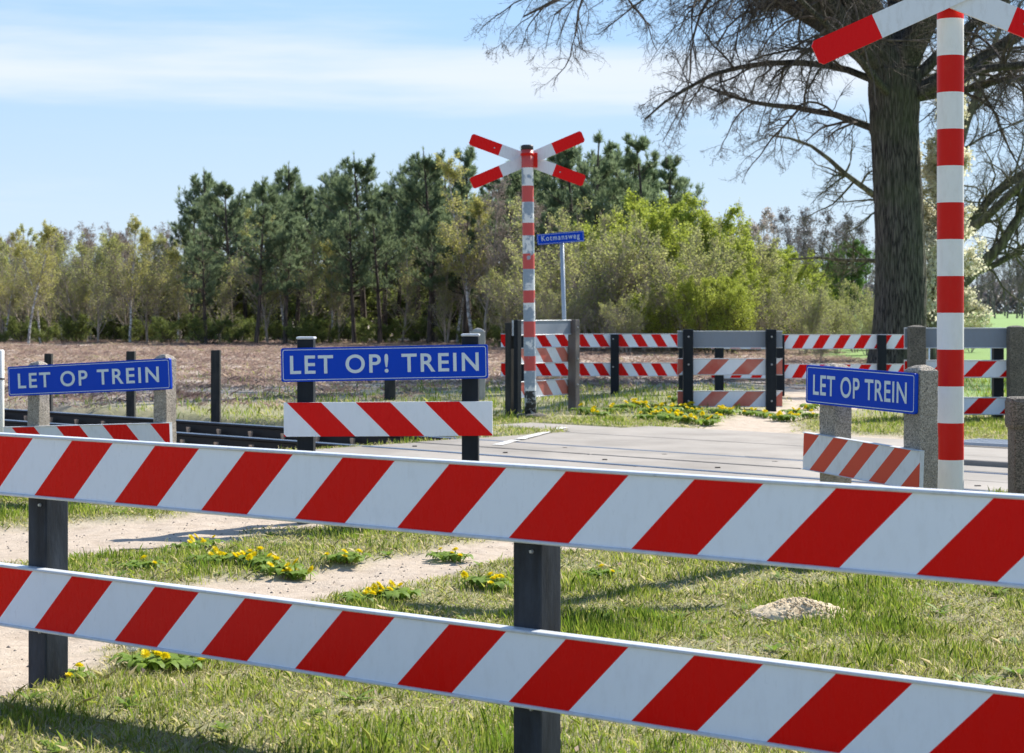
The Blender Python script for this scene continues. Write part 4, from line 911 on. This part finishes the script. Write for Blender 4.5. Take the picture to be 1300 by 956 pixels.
# ------------------------------------------------------------------ grass, heather, dandelions
def blades(r, x, y, n, hmin, hmax, wdt, tint, lean=.5, z=None):
    z = height_of(x, y) if z is None else z; N = len(x); h = r.uniform(hmin, hmax, N) * (.6 + .4 * r.rand(N)); a = r.uniform(0, 6.28, N); l = np.abs(r.normal(0, lean, N)) * h
    dx, dy = np.cos(a) * l, np.sin(a) * l; wx, wy = -np.sin(a + r.normal(0, .8, N)) * wdt / 2, np.cos(a) * wdt / 2; o = np.zeros(N)
    b0 = np.stack([x - wx, y - wy, z - .005], 1); b1 = np.stack([x + wx, y + wy, z - .005], 1)
    m0 = np.stack([x + dx * .35 - wx * .8, y + dy * .35 - wy * .8, z + h * .6], 1); m1 = np.stack([x + dx * .35 + wx * .8, y + dy * .35 + wy * .8, z + h * .6], 1)
    t = np.stack([x + dx, y + dy, z + h], 1); V = np.stack([b0, b1, m1, t, m0], 1).reshape(-1, 3)
    return V, np.arange(N * 5).reshape(-1, 5), np.repeat(tint, 5)
r = np.random.RandomState(99)
def turf(y0, y1, dens, hmin, hmax, wdt, margin, clump=.06, thatch=False):
    area = .28 * (y1 ** 2 - y0 ** 2) + 2 * margin * (y1 - y0); nC = int(area * dens / 8)
    y = np.sqrt(r.uniform(y0 ** 2, y1 ** 2, nC)); x = r.uniform(-1, 1, nC) * (.285 * y + margin)
    x = np.repeat(x, 8) + r.normal(0, clump, nC * 8); y = np.repeat(y, 8) + r.normal(0, clump, nC * 8)
    s = sand_of(x, y); bd = bed_of(x, y); hh_ = heath_of(x, y); n_ = noise2(x, y, 31, 1.6); m = noise2(x, y, 32, 4.5)
    gate = (r.rand(len(x)) < 1.0) if thatch else (r.rand(len(x)) < .55 + .75 * m + .3 * noise2(x, y, 35, 11))
    keep = gate & (r.rand(len(x)) > s * 1.25 - .02) & (r.rand(len(x)) > bd * 1.5) & (r.rand(len(x)) > hh_ * .93) & (~deck_of(x, y))
    x, y, s, n_, m = x[keep], y[keep], s[keep], n_[keep], m[keep]
    tint = np.clip(.52 - .42 * m - .28 * n_ + r.normal(0, .23, len(x)) + .35 * s, 0, 1)
    if thatch: tint = np.clip(r.normal(.68, .22, len(x)), 0, 1)
    hs = np.full(len(x), 1.0) if thatch else np.clip(1.0 + 1.1 * m - .6 * s + .3 * (tint < .3) + .4 * noise2(x, y, 36, 9), .25, 2.2)
    V, Fc, tn = blades(r, x, y, 0, hmin, hmax, wdt, tint, 1.6 if thatch else .5 + .35 * (tint > .6)); V = V.reshape(-1, 5, 3); z0 = height_of(x, y); V[:, :, 2] = z0[:, None] + (V[:, :, 2] - z0[:, None]) * hs[:, None]
    return V.reshape(-1, 3), Fc, tn
parts = [turf(5.2, 9, 10500, .012, .050, .0028, .3, .05), turf(9, 14, 5200, .015, .055, .0040, .5), turf(14, 24, 1400, .02, .06, .006, 1, .1), turf(24, 45, 170, .04, .10, .014, 2, .2), turf(5.2, 9, 5000, .008, .022, .0028, .3, .1, True), turf(9, 14, 2600, .010, .028, .0042, .5, .12, True), turf(14, 24, 700, .012, .035, .007, 1, .15, True)]
V = np.concatenate([p[0] for p in parts]); n = 0; Fs = []
for p in parts: Fs.append(p[1] + n); n += len(p[0])
o = np_mesh('grass', V, Fs, [M['grass']], np.concatenate([p[2] for p in parts])); tagit(o, 'short green and straw coloured grass growing between the sandy tracks', 'grass', kind='stuff')
# heather
nC = 15000; y = np.sqrt(r.uniform(25. ** 2, 84. ** 2, nC)); x = r.uniform(-1, 1, nC) * .29 * y; hv = heath_of(x, y); k = (r.rand(nC) < hv) & (noise2(x, y, 41, .9) > -.35); x, y = x[k], y[k]
sz = r.uniform(.12, .38, len(x)); x = np.repeat(x, 36) + r.normal(0, 1, len(x) * 36) * np.repeat(sz, 36) * .55; y = np.repeat(y, 36) + r.normal(0, 1, len(y) * 36) * np.repeat(sz, 36) * .55; szz = np.repeat(sz, 36)
tint = np.clip(.52 + .3 * noise2(x, y, 43, .5) + r.normal(0, .2, len(x)), 0, 1)
V, Fc, tn = blades(r, x, y, 0, .2, .42, .011, tint, .5, np.zeros(len(x))); V = V.reshape(-1, 5, 3); V[:, :, 2] *= szz[:, None]
V[:, :, 2] += .0; o = np_mesh('heather', V.reshape(-1, 3), [Fc], [M['heather']], tn); tagit(o, 'brown purple winter heather covering the heath before the wood', 'heather', kind='stuff')

# dandelions
def make_dandelion(seed, nf, label):
    r_ = np.random.RandomState(seed); root = thing('dandelion', label, 'flower', (0, 0, 0), 0, 'dandelions in bloom in the grass')
    V, Fc, tn = [], [], []
    for k in range(26):
        a = r_.uniform(0, 6.28); L_ = r_.uniform(.05, .10); o_ = r_.uniform(-.06, .06, 2); w_ = .016; n0 = len(V)
        ts = [0, .3, .6, .85, 1]; ws = [.3, .8, 1, .7, .1]; hs = [0, .03, .04, .03, .015]
        for t_, ww, hh in zip(ts, ws, hs):
            for sg in (-1, 1): V.append((o_[0] + math.cos(a) * L_ * t_ - math.sin(a) * sg * w_ * ww, o_[1] + math.sin(a) * L_ * t_ + math.cos(a) * sg * w_ * ww, hh + .004)); tn.append(r_.rand())
        for q in range(4): Fc.append((n0 + 2 * q, n0 + 2 * q + 1, n0 + 2 * q + 3, n0 + 2 * q + 2))
    np_mesh('leaves', np.array(V), [np.array(Fc)], [M['dandelion_leaf']], tn, None, root)
    for k in range(nf):
        V, Fc, tn, mi = [], [], [], []; cx, cy = r_.uniform(-.075, .075, 2); h = r_.uniform(.035, .06); tx, ty = r_.normal(0, .35, 2)
        for sg in range(3): a = sg * 2.09; V.append((cx + .0025 * math.cos(a), cy + .0025 * math.sin(a), 0))
        for sg in range(3): a = sg * 2.09; V.append((cx + .0025 * math.cos(a), cy + .0025 * math.sin(a), h))
        for sg in range(3): Fc.append((sg, (sg + 1) % 3, 3 + (sg + 1) % 3, 3 + sg)); mi.append(0)
        tn += [.4] * 6
        for ring, (R_, hz, n_) in enumerate(((.021, .004, 18), (.016, .010, 14), (.009, .014, 9))):
            for q in range(n_):
                a = 2 * math.pi * q / n_ + r_.normal(0, .08); n0 = len(V); rr2 = R_ * r_.uniform(.85, 1.15)
                for (rad, off, z_) in ((.002, 0, 0), (rr2 * .7, .0028, hz), (rr2, 0, hz + .001), (rr2 * .7, -.0028, hz)):
                    px_ = rad * math.cos(a) - off * math.sin(a); py_ = rad * math.sin(a) + off * math.cos(a); V.append((cx + px_, cy + py_, h + z_ + tx * px_ + ty * py_)); tn.append(r_.rand())
                Fc.append((n0, n0 + 1, n0 + 2, n0 + 3)); mi.append(1)
        np_mesh('flower', np.array(V), [np.array(Fc)], [M['dandelion_leaf'], M['petal']], tn, mi, root)
    return root
DLB = 'small dandelion plant with yellow flowers in the grass'
dl = [make_dandelion(s_, nf, DLB) for s_, nf in ((1, 3), (2, 5), (3, 7), (4, 2))]
spots = [(180, 720, 3, 1.0), (268, 712, 0, 1), (288, 713, 3, 1), (318, 712, 2, 1.2), (336, 716, 1, 1.1), (358, 722, 0, 1.1), (374, 724, 1, 1), (243, 690, 0, 1), (262, 683, 0, .9), (434, 711, 3, 1), (446, 710, 3, 1), (573, 705, 3, 1), (462, 762, 0, 1), (488, 757, 1, 1), (502, 758, 0, 1), (614, 742, 1, 1.1), (625, 745, 3, 1), (762, 730, 3, .9),
         (183, 848, 0, 1), (200, 853, 3, 1), (222, 840, 2, 1.1), (238, 850, 1, 1), (88, 862, 3, .9), (560, 702, 3, .8)]
for (px, py) in ((745, 523), (780, 522), (792, 518), (812, 516), (828, 523), (838, 527), (848, 522), (856, 529), (862, 508), (895, 534), (880, 524), (845, 531), (868, 520), (872, 533), (905, 530), (912, 522), (920, 524), (965, 523), (975, 525), (990, 528), (1000, 529), (1026, 528), (1032, 515), (820, 530), (835, 519), (760, 527), (948, 522), (1010, 521)): spots.append((px, py, (2, 1, 3, 0)[(px * 7 + py) % 4], 1.5 + .4 * ((px + py) % 3) / 2))
used = set(); big = {4: 'largest dandelion cluster, left of the middle on the grass tongue between the sand tracks', 20: 'dandelion clump with yellow flowers under the lower board at bottom left'}
for i, (px, py, k, s_) in enumerate(spots):
    x_, y_ = gp(px, py + 3); lab = DLB; z_ = zat(x_, y_)
    if k not in used: used.add(k); o = dl[k]; o.location = (x_, y_, z_); o.scale = (s_,) * 3; o.rotation_euler = (0, 0, i * 1.1)
    else: o = dup(dl[k], (x_, y_, z_), i * 1.1, (s_,) * 3, lab)
pf = thing('dandelion_clock', 'round white dandelion seed head at the bottom left beside the yellow dandelions', 'seed head', (*gp(168, 858), 0)); pf.location.z = zat(pf.location.x, pf.location.y)
mb = MB(); mb.rings([(.0025, 0), (.002, .085)], 6); mb.build('stem', [M['dandelion_leaf']], pf)
r = np.random.RandomState(3); n_ = 260; d = nrm(r.normal(0, 1, (n_, 3))); LV, LF = leafs(r, d * .021 + np.array([0, 0, .10]), .010, .8); np_mesh('seed_ball', LV, [LF], [M['puff']], np.repeat(r.rand(n_), 4), None, pf)

# molehill
mx, my = gp(1013, 780); r = np.random.RandomState(12); nr, na = 26, 56; V = [];
for i in range(nr + 1):
    f = i / nr
    for k in range(na):
        a = 2 * math.pi * k / na; R_ = .20 * f * (1 + .16 * math.sin(a * 2 + 1) + .1 * math.sin(a * 5)); x_, y_ = R_ * math.cos(a) * 1.05, R_ * math.sin(a) * .9
        z_ = .068 * (1 - f ** 1.6) + noise2(np.array([x_ * 10]), np.array([y_ * 10]), 4, 4.0)[0] * .014 * (1 - f * .6) + r.normal(0, .0035) - .012 * (f > .9)
        V.append((x_, y_, z_))
Q = np.array([(i * na + k, (i + 1) * na + k, (i + 1) * na + (k + 1) % na, i * na + (k + 1) % na) for i in range(nr) for k in range(na)])
b = NB('molehill_sand'); n2 = b.noise(45, 6, .8); b.color(b.ramp(n2, [(.25, (.42, .32, .19)), (.5, (.66, .53, .35)), (.8, (.75, .64, .46))])); b.bump(n2, .9, .01); b.p.inputs['Roughness'].default_value = .95
mh = np_mesh('molehill', np.array(V), [Q], [b.m]); mh.location = (mx, my, zat(mx, my)); tagit(mh, 'small crumbly sand molehill in the grass at the lower right', 'molehill')
n_ = 420; q = r.normal(0, .5, (n_, 2)) * np.array([.26, .2]); rr_ = np.hypot(q[:, 0], q[:, 1]); V = base[None] * (r.uniform(.003, .011, (n_, 1, 1)) * r.uniform(.6, 1.2, (n_, 1, 3)))
V[:, :, 0] += q[:, :1]; V[:, :, 1] += q[:, 1:]; V[:, :, 2] += (.068 * np.clip(1 - (rr_ / .2) ** 1.6, 0, 1) + .003)[:, None]
o = np_mesh('crumbs', V.reshape(-1, 3), [(tf[None] + np.arange(n_)[:, None, None] * 6).reshape(-1, 3)], [b.m], None, None, mh); o['kind'] = 'stuff'
# sticks on the path
for i, (px, py, L_, a_, lab) in enumerate(((190, 696, .34, .1, 'thin grey stick lying on the sand track at left'), (735, 702, .3, -.1, 'thin dark stick lying on sand just right of the near barrier post'))):
    x_, y_ = gp(px, py); t = thing('stick', lab, 'stick', (x_, y_, zat(x_, y_) + .008), a_)
    G = grow(np.random.RandomState(i), A(-L_ / 2, 0, 0), A(1, .1, 0), np.array([L_]), np.array([.008]), np.array([.004]), 6, .08); G[0][:, :, 2] *= .3
    V, Q = tubes(G, 6); np_mesh('stick_wood', V, [Q], [M['grey_twig']], None, None, t)
# stray pebbles and clods on the sand
r = np.random.RandomState(8); n_ = 2600; y = r.uniform(6, 13.5, n_); x = r.uniform(-1, .6, n_) * .29 * y; s = sand_of(x, y); k = r.rand(n_) < s; x, y = x[k], y[k]; n_ = len(x)
V = base[None] * (r.uniform(.002, .009, (n_, 1, 1)) * r.uniform(.6, 1.2, (n_, 1, 3))); V[:, :, 0] += x[:, None]; V[:, :, 1] += y[:, None]; V[:, :, 2] += height_of(x, y)[:, None]
o = np_mesh('pebbles', V.reshape(-1, 3), [(tf[None] + np.arange(n_)[:, None, None] * 6).reshape(-1, 3)], [bo.m]); tagit(o, 'small dark pebbles and clods strewn over the sandy tracks', 'pebbles', kind='stuff')

# dead leaves blown about in the grass
r = np.random.RandomState(18); n_ = 420; y = np.sqrt(r.uniform(30, 380, n_)); x = r.uniform(-1, 1, n_) * .29 * y; k = ~deck_of(x, y) & (sand_of(x, y) < .4); x, y = x[k], y[k]
pos = np.stack([x, y, height_of(x, y) + r.uniform(.006, .04, len(x))], 1); LV, LF = leafs(r, pos, .03, .55, 0, 1.5)
o = np_mesh('leaf_litter', LV, [LF], [M['heather']], np.repeat(r.uniform(.1, .9, len(x)), 4)); tagit(o, 'dry brown dead leaves scattered over the grass and sand', 'dead leaves', kind='stuff')

# broad-leaved weeds without flowers
r = np.random.RandomState(28); V, Fc, tn = [], [], []
for k in range(330):
    y0 = math.sqrt(r.uniform(5.6 ** 2, 16 ** 2)); x0 = r.uniform(-1, 1) * .28 * y0; sd_ = float(sand_of(np.array([x0]), np.array([y0]))[0])
    if sd_ > .55 or deck_of(np.array([x0]), np.array([y0]))[0]: continue
    z0 = zat(x0, y0); R0 = r.uniform(.03, .075)
    for q in range(r.randint(8, 16)):
        a = r.uniform(0, 6.28); L_ = R0 * r.uniform(.6, 1.1); w_ = L_ * .16; up = r.uniform(.15, .7); n0 = len(V)
        for t_, ww in ((0, .3), (.45, .9), (.8, .8), (1, .1)):
            for sg in (-1, 1): V.append((x0 + math.cos(a) * L_ * t_ - math.sin(a) * sg * w_ * ww, y0 + math.sin(a) * L_ * t_ + math.cos(a) * sg * w_ * ww, z0 + .004 + L_ * up * t_ * (1.3 - .6 * t_))); tn.append(r.rand())
        for j in range(3): Fc.append((n0 + 2 * j, n0 + 2 * j + 1, n0 + 2 * j + 3, n0 + 2 * j + 2))
o = np_mesh('weeds', np.array(V), [np.array(Fc)], [M['dandelion_leaf']], tn); tagit(o, 'low broad leaved green weeds growing among the short grass', 'weeds', kind='stuff')
